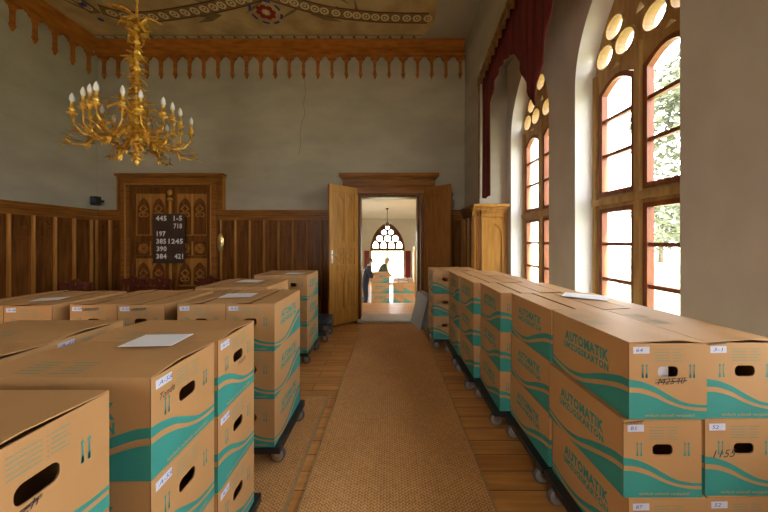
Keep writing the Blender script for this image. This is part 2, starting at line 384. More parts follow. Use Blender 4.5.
# ------------------------------------------------------------------ wainscot
def wains(mb, a0, a1, to3, m, mh, pitch=.30, ztop=2.27, first=0, alt=False):
    mb.poly([(a0,0),(a1,0),(a1,ztop-.1),(a0,ztop-.1)],[],to3,0,.03,m)
    for (z0,z1,d) in ((0,.16,.06),(.16,.19,.045),(ztop-.20,ztop-.13,.05),(ztop-.13,ztop-.09,.075),(ztop-.09,ztop-.05,.10),(ztop-.05,ztop,.135)):
        mb.poly([(a0,z0),(a1,z0),(a1,z1),(a0,z1)],[],to3,0,d,mh)
    a=a0+first; k=0
    while a<a1+.001:
        w=.028
        if a0+.02<a<a1-.02 or True:
            aa=min(max(a,a0+w),a1-w)
            mb.poly([(aa-w,.19),(aa+w,.19),(aa+w,ztop-.20),(aa-w,ztop-.20)],[],to3,.03,.045,m)
            k8=[(aa-.021*math.cos(PI*i/8), .045+.045*math.sin(PI*i/8)) for i in range(9)]
            mb.add([to3(p,z,d) for z in (.19,ztop-.20) for p,d in k8],[(i,i+1,10+i,9+i) for i in range(8)]+[tuple(range(9))],OAKM if m is OAK else m,True)  # half-round mullions in lighter oak, highlight put into the colour
        c=a+pitch/2
        if c+pitch/2<=a1+.06:                      # pointed blind tracery at the head of the panel
            hw=pitch/2-.034; zt=ztop-.20
            o=[(c-hw,zt),(c-hw,zt-.30)]+[(p[0],p[1]) for p in []]
            ar=[p for p in arch(c,hw-.012,zt-.34,zt-.24,6)]
            mb.poly([(c-hw,zt-.36),(c+hw,zt-.36),(c+hw,zt),(c-hw,zt)],[ [(x,min(z,zt-.012)) for x,z in ar] ],to3,.03,.042,m)
            for s in (-1,1):
                mb.poly([(c+s*(hw-.012),zt-.23),(c+s*.03,zt-.20),(c+s*(hw-.03),zt-.16)],[],to3,.03,.040,m)
        a+=pitch; k+=1
b=MB(); wains(b,XL+.002,-5.335,far3,OAK,OAKH,.30); struct(b.build('trim_3'))
b=MB(); wains(b,-3.435,-1.03,far3,OAK,OAKH,.29,first=.05); struct(b.build('trim_4'))
b=MB(); wains(b,1.03,XR-.032,far3,OAK,OAKH,.22); struct(b.build('trim_5'))
b=MB(); wains(b,YN+.1,YF-.032,lef3,OAK,OAKH,.31); struct(b.build('trim_6'))
rig3=lambda a,z,d:(XR-.002-d,a,z)
b=MB(); wains(b,YS-.10,YF-.032,rig3,OAK,OAKH,.28); struct(b.build('trim_7'))
ste3=lambda a,z,d:(a,YS-.002-d,z)
b=MB(); wains(b,XR-.137,XP-.01,ste3,OAKL,OAKL,.60,first=0)  # step panel in golden oak, window light put into its colour
b.poly([(XR+.02,1.0),(XR+.44,1.0),(XR+.44,2.02),(XR+.02,2.02)],[arch(XR+.23,.13,1.06,1.72,8)],ste3,.03,.05,OAKL)
struct(b.build('trim_8'))

# ------------------------------------------------------------------ window joinery
def build_window(c, idx):
    L3=lambda a,z,d:(XW+d,a,z)
    root=thing('window_%d'%idx,None,None,(0,0,0)); struct(root)
    b=MB(); hw=HW-.004
    outer=arch(c,hw,.824,ZS)
    lights=[]
    g=.038; fr=.075
    # casement openings (lower and upper of each light)
    ops=[]
    for s in (-1,1):
        a0=c+s*g; a1=c+s*(hw-fr); lo,hi=min(a0,a1),max(a0,a1); m=(lo+hi)/2
        ops.append([(lo,.90),(hi,.90),(hi,1.985),(lo,1.985)])
        up=[(lo,2.11),(hi,2.11)]+[(hi-(hi-lo)*i/8, 3.19+.10*math.sin(PI*i/8)) for i in range(9)]
        ops.append(up)
    foils=[]
    for s in (-1,1):
        m=c+s*.278
        foils += [circ((m-.125,3.535),.108),circ((m+.125,3.535),.108),circ((m,3.755),.105)]
        foils.append([(m-.05,3.365),(m+.05,3.365),(m,3.41)])
    foils += [circ((c,3.97),.105),[(c-.045,3.70),(c+.045,3.70),(c,3.79)]]
    # clip foils to the arch
    foils=[f for f in foils if all(z<archz(a-c,hw,ZS)-.03 or z<ZS for a,z in f)]
    b.poly(outer, ops+foils, L3, 0, .085, WFRAME, WFD)
    # raised mouldings: mullion, transom, jamb beads
    b.box(XW-.035,XW,c-.028,c+.028,.83,3.42,WFRAME); b.box(XW-.045,XW,c-hw+.01,c+hw-.01,2.015,2.08,WFRAME)
    b.box(XW-.03,XW,c-hw+.004,c-hw+.045,.83,ZS+.1,WFRAME); b.box(XW-.03,XW,c+hw-.045,c+hw-.004,.83,ZS+.1,WFRAME)
    for f in foils:
        if len(f)==16:
            q=[sum(p[0] for p in f)/16,sum(p[1] for p in f)/16]; r=abs(f[0][0]-q[0])
            b.poly(circ(q,r+.018),[circ(q,r)],L3,-.018,0,WFRAME)
    b.build('window_frame',root)
    b=MB()
    b.box(XP-.05,XP+.21,c-HW+.003,c+HW-.003,.821,.85,STONE); b.build('window_sill',root)
    for s in (-1,1):
        a0=c+s*g; a1=c+s*(hw-fr); lo,hi=min(a0,a1)+.003,max(a0,a1)-.003
        for (z0,z1,bars) in ((.903,1.982,(1.26,1.62)),(2.113,3.2,(2.52,2.88))):
            b=MB(); w=.042
            if z0<2: o=[(lo,z0),(hi,z0),(hi,z1),(lo,z1)]; i_=[(lo+w,z0+w),(hi-w,z0+w),(hi-w,z1-w),(lo+w,z1-w)]
            else:
                o=[(lo,z0),(hi,z0)]+[(hi-(hi-lo)*i/8, 3.185+.10*math.sin(PI*i/8)) for i in range(9)]
                l2,h2=lo+w,hi-w
                i_=[(l2,z0+w),(h2,z0+w)]+[(h2-(h2-l2)*i/8, 3.15+.095*math.sin(PI*i/8)) for i in range(9)]
            b.poly(o,[i_],L3,-.012,.05,WSASH)
            for z in bars: b.poly([(lo+w,z-.017),(hi-w,z-.017),(hi-w,z+.017),(lo+w,z+.017)],[],L3,-.004,.04,WSASH)
            sash=b.build('sash',root)
            b=MB(); b.poly(i_,[],L3,.018,None,GLASS); b.build('glass',sash)
    b=MB()
    for f in foils: b.poly(f,[],L3,.05,None,GLASS)
    b.build('tracery_glass',root)
for i,c in enumerate(WIN_C): build_window(c,i+1)

# ------------------------------------------------------------------ doorway: casing, threshold, leaves
b=MB()
def cas(x0,x1,z0,z1,d,m=OAKH): b.box(x0,x1,YF-.002-d,YF-.002,z0,z1,m)
for s in (-1,1):
    x0,x1=sorted((s*.635,s*.86)); cas(x0,x1,0,2.60,.05,OAK)
    x0,x1=sorted((s*.64,s*.70)); cas(x0,x1,0,2.62,.075,OAK)
cas(-.86,.86,2.605,2.72,.07); cas(-.93,.93,2.72,2.90,.055); cas(-.96,.96,2.90,2.94,.10); cas(-1.0,1.0,2.94,3.01,.14)
cas(-.90,.90,2.76,2.78,.075); cas(-.90,.90,2.84,2.86,.075)
for s in (-1,1):
    x0,x1=sorted((s*.575,s*.628)); b.box(x0,x1,YF+.02,YF+.30,.055,2.598,OAK)
b.box(-.575,.575,YF+.02,YF+.30,2.54,2.598,OAK)
struct(b.build('trim_9',bev=.006))
b=MB(); b.box(-.64,.64,YF-.10,YF+.46,.001,.05,STONE); struct(b.build('threshold',bev=.01))
b=MB(); b.box(-.95,.95,YF+.741,YF+1.62,-.05,.048,FLOOR); b.box(-.625,.625,YF+.461,YF+.739,.001,.048,FLOOR)
for k in range(3): b.box(-.95,.95,YF+1.62+k*.28,YF+1.90+k*.28,-.6,-.1-k*.15,FLOOR)
struct(b.build('trim_10'))

def gothic_leaf(name, w, h, t, m, style):
    """door leaf; local x 0..w from the hinge, y 0..t, both faces panelled"""
    b=MB(); to=lambda a,z,d:(a,d,z)
    st=.095
    rails=[(0,.28),(1.02,1.14),(1.46,1.58),(h-.13,h)] if style=='tall' else [(0,.2),(.95,1.05),(1.45,1.55),(h-.14,h)]
    holes=[]
    for i in range(len(rails)-1): holes.append([(st,rails[i][1]),(w-st,rails[i][1]),(w-st,rails[i+1][0]),(st,rails[i+1][0])])
    b.poly([(0,0),(w,0),(w,h),(0,h)],holes,to,0,t,m)
    for hl in holes:
        z0,z1=hl[0][1],hl[2][1]
        b.box(st,w-st,t*.35,t*.65,z0,z1,m)
        mid=w/2
        if z1-z0>.5:
            for s in (-1,1):
                cx=mid+s*(w/2-st)/2; hw=(w/2-st)/2-.022
                ar=arch(cx,hw,z0+.035,z1-.05-hw*1.75,8)
                bxp=[(cx-hw-.018,z0+.012),(cx+hw+.018,z0+.012),(cx+hw+.018,z1-.012),(cx-hw-.018,z1-.012)]
                b.poly(bxp,[ar],to,t*.12,t*.88,m)
                b.box(cx-.02,cx+.02,t*.2,t*.8,z0+.06,z1-.20,m)
        else:
            for s in (-1,1):
                b.poly(circ((mid+s*.11,(z0+z1)/2),min(.1,(z1-z0)*.38),4),[circ((mid+s*.11,(z0+z1)/2),min(.07,(z1-z0)*.27),4)],to,t*.15,t*.85,m)
            b.box(mid-.015,mid+.015,t*.15,t*.85,z0,z1,m)
    return b
def door_leaf(hx, ang, m, s, nm):
    root=thing(nm,None,None,(hx,YF-.02,.055)); struct(root); root.rotation_euler=(0,0,ang)
    b=gothic_leaf('leaf',.68,2.66,.05,m,'tall')
    o=b.build('door_panel',root)
    h=MB()
    for d in (-1,1):
        y=.025+d*.025; h.box(.605,.64,min(y,y+d*.006),max(y,y+d*.006),1.18,1.42,STEEL)
        h.tube([(.623,y,1.34),(.623,y+d*.05,1.34),(.55,y+d*.055,1.335)],.009,STEEL); h.sphere((.623,y+d*.02,1.24),.012,STEEL)
    if s>0: h.build('door_handle',root)
    g=MB()
    for z in (.25,1.3,2.3): g.lathe([(.012,-.06),(.012,.06)],(-.004,-.006,z),STEEL,8)
    g.build('hinge',root)
    return root
door_leaf(-.655, PI+PI/4.0, OAKL, 1, 'door_1')     # left leaf swung into the hall, its golden tone painted as lit
r=door_leaf(.655, -PI/4.0, mat('brown_oak_leaf',(.30,.125,.026),.4,c2=(.22,.085,.016),scale=3,stretch=(7,7,.7),bump=.12), -1, 'door_2')  # right leaf in a darker oak copy than the lit-toned left

# closed double door at the left of the far wall
root=thing('door_3',None,None,(0,0,0)); struct(root)
b=MB()
cas(-5.45,-5.33,2.28,2.92,.06,OAKH); cas(-5.33,-5.22,0,2.80,.145,OAKH); cas(-3.44,-3.32,2.28,2.92,.06,OAKH); cas(-3.55,-3.44,0,2.80,.145,OAKH)
cas(-5.45,-3.32,2.92,2.95,.10); cas(-5.47,-3.30,2.95,3.00,.14); cas(-5.33,-3.44,2.80,2.92,.08)
for x0 in (-5.45,-3.335): cas(x0,x0+.018,2.27,2.92,.10,OAKM)  # thin strips in lighter oak paint highlights along the casing edges
for x0 in (-5.245,-3.55): cas(x0,x0+.022,.01,2.78,.16,OAKM)
cas(-5.245,-3.528,2.76,2.79,.16,OAKM); cas(-5.22,-3.55,2.74,2.80,.06)
b.build('door_frame',root,bev=.005)
for k,x0 in enumerate((-5.215,-4.38)):
    w=.825; b=MB(); D3=lambda a,z,d:(a,YF-.004-d,z)
    rows=[(.12,.72),(.86,1.26-.12),(1.30,1.62),(1.78,2.58)]
    rows=[(.14,.95),(1.08,1.40-.0),(1.16,1.16)]
    rows=[(.14,.62),(.74,1.30),(1.36,1.62+.02),(1.76,2.60)]
    holes=[[(x0+.11,a),(x0+w-.11,a),(x0+w-.11,c),(x0+.11,c)] for a,c in rows]
    b.poly([(x0,.01),(x0+w,.01),(x0+w,2.735),(x0,2.735)],holes,D3,0,.06,OAK)
    b.box(x0+.11,x0+w-.11,YF-.03,YF-.004,.14,2.6,OAK)
    for a,c in rows:                                  # tracery: crossed ribs under pointed heads
        for h in (0,1):
            cx=x0+.11+(w-.22)*(.25+.5*h); hw=(w-.22)/4-.006
            if c-a>.5:
                ar=arch(cx,hw-.012,a+.02,c-.05-hw*1.75,8)
                b.poly([(cx-hw,a),(cx+hw,a),(cx+hw,c),(cx-hw,c)],[ar],D3,.026,.052,OAKM)
                q=(cx,c-.30); b.poly(circ(q,.085,4),[circ(q,.06,4)],D3,.026,.058,OAKM)
                for s in (-1,1): b.poly(circ((cx+s*.045,c-.42),.05,8),[circ((cx+s*.045,c-.42),.032,8)],D3,.026,.056,OAKM)
            else:
                b.poly(circ((cx,(a+c)/2),.10,8),[circ((cx,(a+c)/2),.07,8)],D3,.026,.052,OAKM)
                b.poly(circ((cx,(a+c)/2),.06,4),[circ((cx,(a+c)/2),.035,4)],D3,.026,.058,OAKM)
        b.box(x0+w/2-.012,x0+w/2+.012,YF-.06,YF-.03,a,c,OAKL)
    b.build('door_leaf',root)
b=MB(); b.box(-4.405,-4.365,YF-.10,YF-.066,.02,2.45,OAKL); b.lathe([(.0,0),(.045,.01),(.05,.04),(.02,.06)],(-4.385,YF-.09,2.46),OAKL,10)
b.sphere((-4.385,YF-.095,2.62),(.05,.03,.06),OAKL); b.build('astragal',root)

# hymn number board
root=thing('number_board','dark brown hymn board with white numbers hanging before carved double door','board',(-4.37,YF-.14,1.22)); root.scale=(.93,1,.96)
b=MB(); b.box(-.33,.33,-.012,.012,0,1.0,BOARD); b.box(-.34,.34,-.018,-.012,.985,1.01,BOARD); b.box(-.34,.34,-.018,-.012,-.01,.012,BOARD); b.build('board',root)
H3=lambda a,z,d:(a,-.0125-d,z)
rows=[('445',-.27,-.04,.865),('1-5',.11,.29,.865),('718',.11,.29,.705),('197',-.25,-.06,.545),('385',-.26,-.05,.39),('1245',.0,.31,.39),('390',-.25,-.04,.235),('384',-.26,-.04,.08),('421',.13,.31,.08)]
for s,a0,a1,z in rows: b=MB(); put_text(b,s,a0,a1,z,z+.105,H3,.001,BOARDW,.03); b.build('numeral',root)
root=thing('key_plate','brass key plate on wainscot right of carved double door','fitting',(-3.35,YF-.115,1.46))
b=MB(); b.box(-.05,.05,-.012,0,0,.28,BRASS); b.sphere((0,-.02,.17),(.075,.03,.17),BRASS); b.build('plate',root)
b=MB(); b.tube([(0,-.01,.16),(0,-.055,.16),(.06,-.06,.155)],.011,BRASS); b.build('lever',root)
root=thing('wall_speaker','small black speaker box in the corner above left wainscot','speaker',(-5.80,YF-.16,2.36))
b=MB(); b.box(-.07,.06,-.05,.05,0,.17,BLACK); b.build('cabinet',root,bev=.01)
b=MB(); b.box(-.02,.02,.05,.15,.07,.11,BLACK); b.build('bracket',root)
b=MB(); b.lathe([(.05,0),(.055,-.006),(.03,-.008)],(0,-.052,.09),GREYP,14,'Y'); b.build('grille',root)
root=thing('wall_light','small white candle lamp on far wall right of open doorway','lamp',(1.30,YF-.05,2.40))
b=MB(); b.lathe([(.03,0),(.022,.02),(.018,.08)],(0,0,0),STEEL,10); b.box(-.015,.015,0,.047,.01,.04,STEEL); b.build('holder',root)
b=MB(); b.lathe([(.02,.08),(.024,.12),(.012,.17),(.003,.19)],(0,0,0),BULB,10); b.build('bulb',root)

# ------------------------------------------------------------------ next room
ZL=-.6; YE=15.0; Y1=YF+.74
b=MB(); b.box(-3.2,3.3,Y1,YE+.3,ZL-.1,ZL,FLOOR); struct(b.build('floor_next'))
b=MB(); b.box(-3.2,3.3,Y1,YE+.3,2.78,2.9,WHITEC); struct(b.build('ceiling_next'))
b=MB(); b.box(3.0,3.3,Y1,YE+.3,ZL,2.8,CREAM); struct(b.build('wall_next_right'))
b=MB(); b.poly([(Y1,ZL),(YE+.3,ZL),(YE+.3,2.8),(Y1,2.8)],[[(y-.7,.1),(y+.7,.1),(y+.7,2.3),(y-.7,2.3)] for y in (9.2,)],lambda a,z,d:(d,a,z),-3.3,-3.1,CREAM)  # side opening added out of view to light the next room
struct(b.build('wall_next_left'))
cx=-.08; b=MB()
hwN=.90; ZN=1.18
b.poly([(-3.1,ZL),(3.0,ZL),(3.0,2.79),(-3.1,2.79)],[arch(cx,hwN,ZL+.08,ZN,12,.92)],lambda a,z,d:(a,d,z),YE,YE+.35,CREAM)
struct(b.build('wall_next_far'))
root=thing('window_6',None,None); struct(root)
b=MB(); E3=lambda a,z,d:(a,YE+.1+d,z)
fo=[]
for k in range(4): fo.append(arch(cx+(-1.5+k)*.41,.15,ZN+.09,ZN+.20,5))
for k in range(3): fo.append(circ((cx+(-1+k)*.41,ZN+.60),.16,10))
for k in range(2): fo.append(circ((cx+(-.5+k)*.36,ZN+.92),.13,10))
fo.append(circ((cx,ZN+1.17),.10,8))
fo=[f for f in fo if all(z<archz(a-cx,hwN,ZN,.92)-.03 for a,z in f)]
b.poly(arch(cx,hwN-.003,ZN-.05,ZN,12,.92),fo,E3,0,.08,OAK)
b.box(cx-hwN+.003,cx-hwN+.07,YE+.1,YE+.18,ZL+.09,ZN-.05,OAKL); b.box(cx+hwN-.07,cx+hwN-.003,YE+.1,YE+.18,ZL+.09,ZN-.05,OAKL)
b.box(cx-.03,cx+.03,YE+.1,YE+.16,ZL+.09,ZN-.05,PAPER)
b.build('window_frame',root)
b=MB(); b.poly(arch(cx,hwN-.01,ZL+.1,ZN,12,.92),[],E3,.05,None,GLASS); b.build('glass',root)
for s in (-1,1):
    b=MB(); xs=[cx+s*(hwN+.02)+s*.26*i/24 for i in range(25)]
    b.strip([(x,YE-.12+.03*math.sin(i*1.6)) for i,x in enumerate(xs)],[(x,YE-.12+.03*math.sin(i*1.6)) for i,x in enumerate(xs)],lambda a,c,d:(a,c,0),0,RED)
    b=MB(); n=len(xs); top=[(x,YE-.12+.03*math.sin(i*1.6),1.15) for i,x in enumerate(xs)]; bot=[(p[0],p[1],-.42) for p in top]
    b.add(top+bot,[(i,i+1,n+i+1,n+i) for i in range(n-1)],mat('red_curtain_backlit',(.42,.07,.06),.9,var=.2,scale=4),True)  # brighter red stands in for daylight passing through the cloth
    o=b.build('red_curtain'); o.modifiers.new('s','SOLIDIFY').thickness=.008
    tag(o,'red curtain at the %s of the bright window in the next room'%('left' if s<0 else 'right'),'curtain','red curtains in the next room')
root=thing('cupboard','orange brown wooden cupboard against right side in the next room','cupboard',(1.02,11.9,ZL))
b=MB(); b.box(0,.5,-.45,.45,0,2.02,OAKL); b.build('carcass',root,bev=.01)
b=MB(); b.box(-.02,-.001,-.43,-.005,.1,1.9,mat('orange_door',(.55,.19,.05),.4,var=.15,scale=3,stretch=(5,5,.6))); b.build('door',root)
b=MB(); b.box(-.02,-.001,.005,.43,.1,1.9,MATS['orange_door']); b.build('door',root)
root=thing('pendant_lamp','dark pendant lamp on a thin rod in the next room','lamp',(-.06,10.0,2.78))
b=MB(); b.lathe([(.05,0),(.06,-.01),(.02,-.05)],(0,0,-.001),BLACK,10); b.tube([(0,0,-.04),(0,0,-.52)],.01,BLACK,6); b.build('rod',root)
b=MB(); b.lathe([(.02,-.5),(.05,-.54),(.03,-.62),(.012,-.66)],(0,0,0),GILT,10)
for k in range(6):
    a=k*PI/3; b.tube([(0,0,-.58),(.09*math.cos(a),.09*math.sin(a),-.62),(.16*math.cos(a),.16*math.sin(a),-.56)],.008,GILT,5); b.lathe([(.012,-.56),(.014,-.50),(.004,-.47)],(.16*math.cos(a),.16*math.sin(a),0),BULB,6)
b.build('lamp_arms',root)

# ------------------------------------------------------------------ outside
b=MB(); b.box(XP+.47,90,-30,YE+.35,-.9,-.75,LAWN); b.box(-60,XP+.46,-30,YN-.31,-.9,-.75,LAWN); b.box(-60,XL-.31,YN-.31,YE+.35,-.9,-.75,LAWN); b.box(-60,90,YE+.36,120,-.9,-.75,LAWN); struct(b.build('ground'))
def tree_mesh(seed, h, R):
    rnd=random.Random(seed); b=MB()
    b2=MB(); b2.tube([(0,0,-.1),(.05,.02,h*.3),(-.05,.08,h*.55),(0,0,h*.8)],[.28,.2,.14,.05],BARK,8)
    blobs=[]
    for k in range(26):
        a=rnd.uniform(0,2*PI); rr=R*math.sqrt(rnd.random())*.85; z=h*rnd.uniform(.28,1.0); s=1-abs((z/h-.6))*.9
        blobs.append((rr*s*math.cos(a),rr*s*math.sin(a),z,R*rnd.uniform(.28,.42)))
    for k in range(7): 
        bl=blobs[k]; b2.tube([(0,0,h*.35),(bl[0]*.5,bl[1]*.5,bl[2]*.8),(bl[0],bl[1],bl[2])],[.1,.06,.02],BARK,5)
    for (x,y,z,r) in blobs:
        for k in range(210):
            d=Vector((rnd.gauss(0,1),rnd.gauss(0,1),rnd.gauss(0,1))).normalized()*r*rnd.uniform(.55,1.05)
            c=Vector((x,y,z))+d; u=Vector((rnd.gauss(0,1),rnd.gauss(0,1),rnd.gauss(0,.6))).normalized(); w=u.cross(d).normalized() if u.cross(d).length>.01 else Vector((0,0,1)); s=rnd.uniform(.10,.20)
            b.add([c-u*s,c-w*s*.5,c+u*s,c+w*s*.5],[(0,1,2,3)],LEAF)
    return b.mesh('crown'), b2.mesh('trunk')
tm=[tree_mesh(1,8.5,3.2),tree_mesh(2,6.5,2.8)]
tl=[(15.4,13.0,0,1.25,'broad green tree beyond the lawn, nearest the windows'),(23,22.5,1,1.1,'rounded tree behind the broad one outside the windows'),(25,12.5,1,1.1,'rounded tree at the near side of the lawn outside'),
    (30,18.5,0,1.15,'tall far tree at the right end of the garden'),(30,32,0,1.0,'tall tree at the far left of the garden seen through windows'),(4.5,34,0,.9,'pale tree outside the window of the next room')]
for x,y,k,s,l in tl:
    r=thing('garden_tree',l,'tree',(x,y,-.75),random.uniform(0,6),'trees in the garden'); r.scale=(s,s,s)
    for nm,me in zip(('crown','trunk'),tm[k]):
        o=bpy.data.objects.new(nm,me); COL.objects.link(o); o.parent=r

# ------------------------------------------------------------------ rugs
def rug(name,label,x0,x1,y0,y1,brd):
    root=thing(name,label,'rug',((x0+x1)/2,(y0+y1)/2,0)); hx,hy=(x1-x0)/2,(y1-y0)/2
    b=MB(); b.box(-hx+brd,hx-brd,-hy+brd,hy-brd,.002,.012,COIR); b.build('weave',root)
    b=MB(); b.poly([(-hx,-hy),(hx,-hy),(hx,hy),(-hx,hy)],[[(-hx+brd,-hy+brd),(hx-brd,-hy+brd),(hx-brd,hy-brd),(-hx+brd,hy-brd)]],lambda a,c,d:(a,c,d),.002,.013,COIRB); b.build('binding',root,bev=.003)
rug('coir_runner','long woven coir runner down the aisle to the open doorway',-.556,.657,-2.5,5.74,.012)
rug('coir_mat','shorter coir mat under the left box trolleys beside the runner',-2.6,-.628,-.9,3.09,.022)

# ------------------------------------------------------------------ moving boxes
BW,BL,BH=.346,.60,.3445
hw_,hl_=BW/2,BL/2; TB=.005; BODY=.338
endA=lambda u,v,d:((u-.5)*BW,-hl_-d,v*BODY)
endB=lambda u,v,d:((.5-u)*BW,hl_+d,v*BODY)
sidR=lambda u,v,d:(hw_+d,(u-.5)*BL,v*BODY)
sidL=lambda u,v,d:(-hw_-d,(.5-u)*BL,v*BODY)
def spl(pts,n=28):
    """smooth curve through (u,v) points"""
    out=[]
    for k in range(n+1):
        u=k/n
        for i in range(len(pts)-1):
            if pts[i][0]<=u<=pts[i+1][0]+1e-9:
                x0,y0=pts[i]; x1,y1=pts[i+1]; t=(u-x0)/(x1-x0)
                m0=(pts[i+1][1]-pts[max(i-1,0)][1])/(pts[i+1][0]-pts[max(i-1,0)][0])*(x1-x0)
                q=pts[min(i+2,len(pts)-1)]; m1=(q[1]-y0)/(q[0]-x0)*(x1-x0)
                v=(2*t**3-3*t*t+1)*y0+(t**3-2*t*t+t)*m0+(-2*t**3+3*t*t)*y1+(t**3-t*t)*m1
                out.append((u,max(v,.004))); break
    return out
E_T=[(0,.525),(.15,.50),(.33,.43),(.5,.33),(.68,.235),(.85,.198),(1,.19)]
E_B=[(0,.42),(.15,.41),(.33,.35),(.5,.255),(.68,.185),(.85,.158),(1,.153)]
E_L=[(0,.356),(.15,.345),(.33,.29),(.5,.21),(.68,.148),(.85,.118),(1,.11)]
S_T=[(0,.19),(.18,.125),(.35,.125),(.5,.20),(.65,.33),(.8,.44),(.92,.51),(1,.525)]
S_B=[(0,.153),(.18,.085),(.35,.07),(.5,.125),(.65,.235),(.8,.335),(.92,.405),(1,.42)]
S_L=[(0,.11),(.15,.045),(.28,.004),(.4,.02),(.52,.075),(.65,.165),(.8,.27),(.92,.335),(1,.356)]
S_L2=[(0,.075),(.12,.02),(.24,.004),(.4,.004),(1,.004)]
def rrect(u0,u1,v0,v1,asp):
    r=.055; pts=[]
    for (cx_,cy,a0) in ((u1-r,v1-r*asp,0),(u0+r,v1-r*asp,PI/2),(u0+r,v0+r*asp,PI),(u1-r,v0+r*asp,3*PI/2)):
        for k in range(5): a=a0+k*PI/8; pts.append((cx_+r*math.cos(a),cy+r*asp*math.sin(a)))
    return pts
def box_body():
    b=MB(); d=.0006
    hole=rrect(.37,.63,.555,.70,1.02)
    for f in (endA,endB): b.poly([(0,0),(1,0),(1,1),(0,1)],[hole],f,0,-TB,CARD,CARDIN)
    for f in (sidR,sidL): b.poly([(.008,0),(.992,0),(.992,1),(.008,1)],[],f,0,-TB,CARD)
    b.box(-hw_+.002,hw_-.002,-hl_+.002,hl_-.002,.0,.004,CARD)
    for f in (endA,endB):
        b.strip(spl(E_T),spl(E_B),f,d,TEAL); b.strip(spl(E_L),[(u,.004) for u,_ in spl(E_L)],f,d,TEAL)
        put_text(b,'einfach schnell verpackt!',.20,.84,.025,.075,f,2*d,CARD,.008)
        for u in (.175,.225,.785,.835):               # this-way-up arrows
            b.poly([(u-.008,.545),(u+.008,.545),(u+.006,.70),(u+.017,.70),(u,.735),(u-.017,.70),(u-.006,.70)],[],f,d,None,TEAL)
            b.poly([(u-.014,.545),(u+.014,.545),(u+.01,.60),(u-.01,.60)],[],f,d,None,TEAL)
        for k in range(5):
            v=.765+k*.037
            b.poly([(.33,v),(.52,v),(.52,v+.010),(.33,v+.010)],[],f,d,None,TEALF)
            b.poly([(.55,v),(.56,v),(.56,v+.012),(.55,v+.012)],[],f,d,None,TEALF)
            b.poly([(.575,v),(.575+.12-.03*(k%2),v),(.575+.12-.03*(k%2),v+.010),(.575,v+.010)],[],f,d,None,TEALF)
    for f in (sidR,sidL):
        b.strip(spl(S_T),spl(S_B),f,d,TEAL)
        t=spl(S_L); b.strip(t,[(u,.003) for u,_ in t],f,d,TEAL)
        put_text(b,'AUTOMATIK',.22,.80,.60,.775,f,d,TEAL,.05)
        put_text(b,'UMZUGSKARTON',.20,.80,.46,.575,f,d,TEAL,.05)
        put_text(b,'der Karton, der alles mitmacht',.30,.62,.055,.085,f,d,TEAL,.0) if False else None
    return b.mesh('carton')
def flap_mesh(side,lift):
    b=MB(); x0,x1=sorted((side*hw_,side*.010)); n=6
    vs=[];ny=8
    for zz in (0,.004):
        for j in range(ny+1):
            for i in range(n+1):
                x=side*(hw_-(hw_-.012)*i/n); y=-hl_+BL*j/ny
                z=BODY+.0005+zz+lift*(i/n)*(.6+.4*abs(j/ny-.5)*2)
                vs.append((x,y,z))
    fs=[]; N=(n+1)*(ny+1)
    for j in range(ny):
        for i in range(n):
            a=j*(n+1)+i; fs.append((a,a+1,a+n+2,a+n+1)); fs.append((N+a,N+a+n+1,N+a+n+2,N+a+1))
    per=[i for i in range(n+1)]+[j*(n+1)+n for j in range(1,ny+1)]+[ny*(n+1)+i for i in range(n-1,-1,-1)]+[j*(n+1) for j in range(ny-1,0,-1)]
    for k in range(len(per)): p,q=per[k],per[(k+1)%len(per)]; fs.append((p,q,N+q,N+p))
    b.add(vs,fs,CARD)
    return b.mesh('flap')
def lid_mesh(lift, flip):
    """one wide flap closed over the top, its ends bowing up from the short walls"""
    b=MB(); n=12; ny=14; vs=[]; fs=[]
    for zz in (0,.004):
        for j in range(ny+1):
            for i in range(n+1):
                u=i/n; x=(u-.5)*BW; v=j/ny; y=(v-.5)*BL
                uu=1-u if flip else u
                tent=(uu/.62 if uu<.62 else (1-uu)/.38)
                e=abs(v-.5)*2
                z=BODY+.0005+zz+lift*max(0,tent)**1.1*(.35+.65*e**2)
                vs.append((x,y,z))
    N=(n+1)*(ny+1)
    for j in range(ny):
        for i in range(n):
            a=j*(n+1)+i; fs.append((a,a+1,a+n+2,a+n+1)); fs.append((N+a,N+a+n+1,N+a+n+2,N+a+1))
    per=[i for i in range(n+1)]+[j*(n+1)+n for j in range(1,ny+1)]+[ny*(n+1)+i for i in range(n-1,-1,-1)]+[j*(n+1) for j in range(ny-1,0,-1)]
    for k in range(len(per)): p,q=per[k],per[(k+1)%len(per)]; fs.append((p,q,N+q,N+p))
    b.add(vs,fs,CARD)
    for k in range(6):                                # faint printed lines on the lid
        y=-.20+k*.024; L_=.10+.03*((k*7)%3)
        x=-.15+k*.02
        for y0,y1 in ((-.03,.07-.02*(k%2)),(.10,.19)):
            q=[]
            for px_,py_ in ((x,y0),(x+.006,y0),(x+.006,y1),(x,y1)):
                uu=px_/BW+.5; uu=1-uu if flip else uu
                tent=(uu/.62 if uu<.62 else (1-uu)/.38); e=abs(py_)/BL*2
                q.append((px_,py_,BODY+.0055+lift*max(0,tent)**1.1*(.35+.65*e**2)))
            if k<5: b.add(q,[(0,1,2,3)],TEALF)
    return b.mesh('lid')
MBODY=box_body(); MFL=[flap_mesh(-1,.0),flap_mesh(1,.0)]; MLID=[lid_mesh(.013,False),lid_mesh(.013,True),lid_mesh(.0,False)]
FL2=[flap_mesh(-1,.010),flap_mesh(1,.004)]
def add_part(name, me, root, **k):
    o=bpy.data.objects.new(name,me); COL.objects.link(o); o.parent=root
    for a,v in k.items(): setattr(o,a,v)
    return o
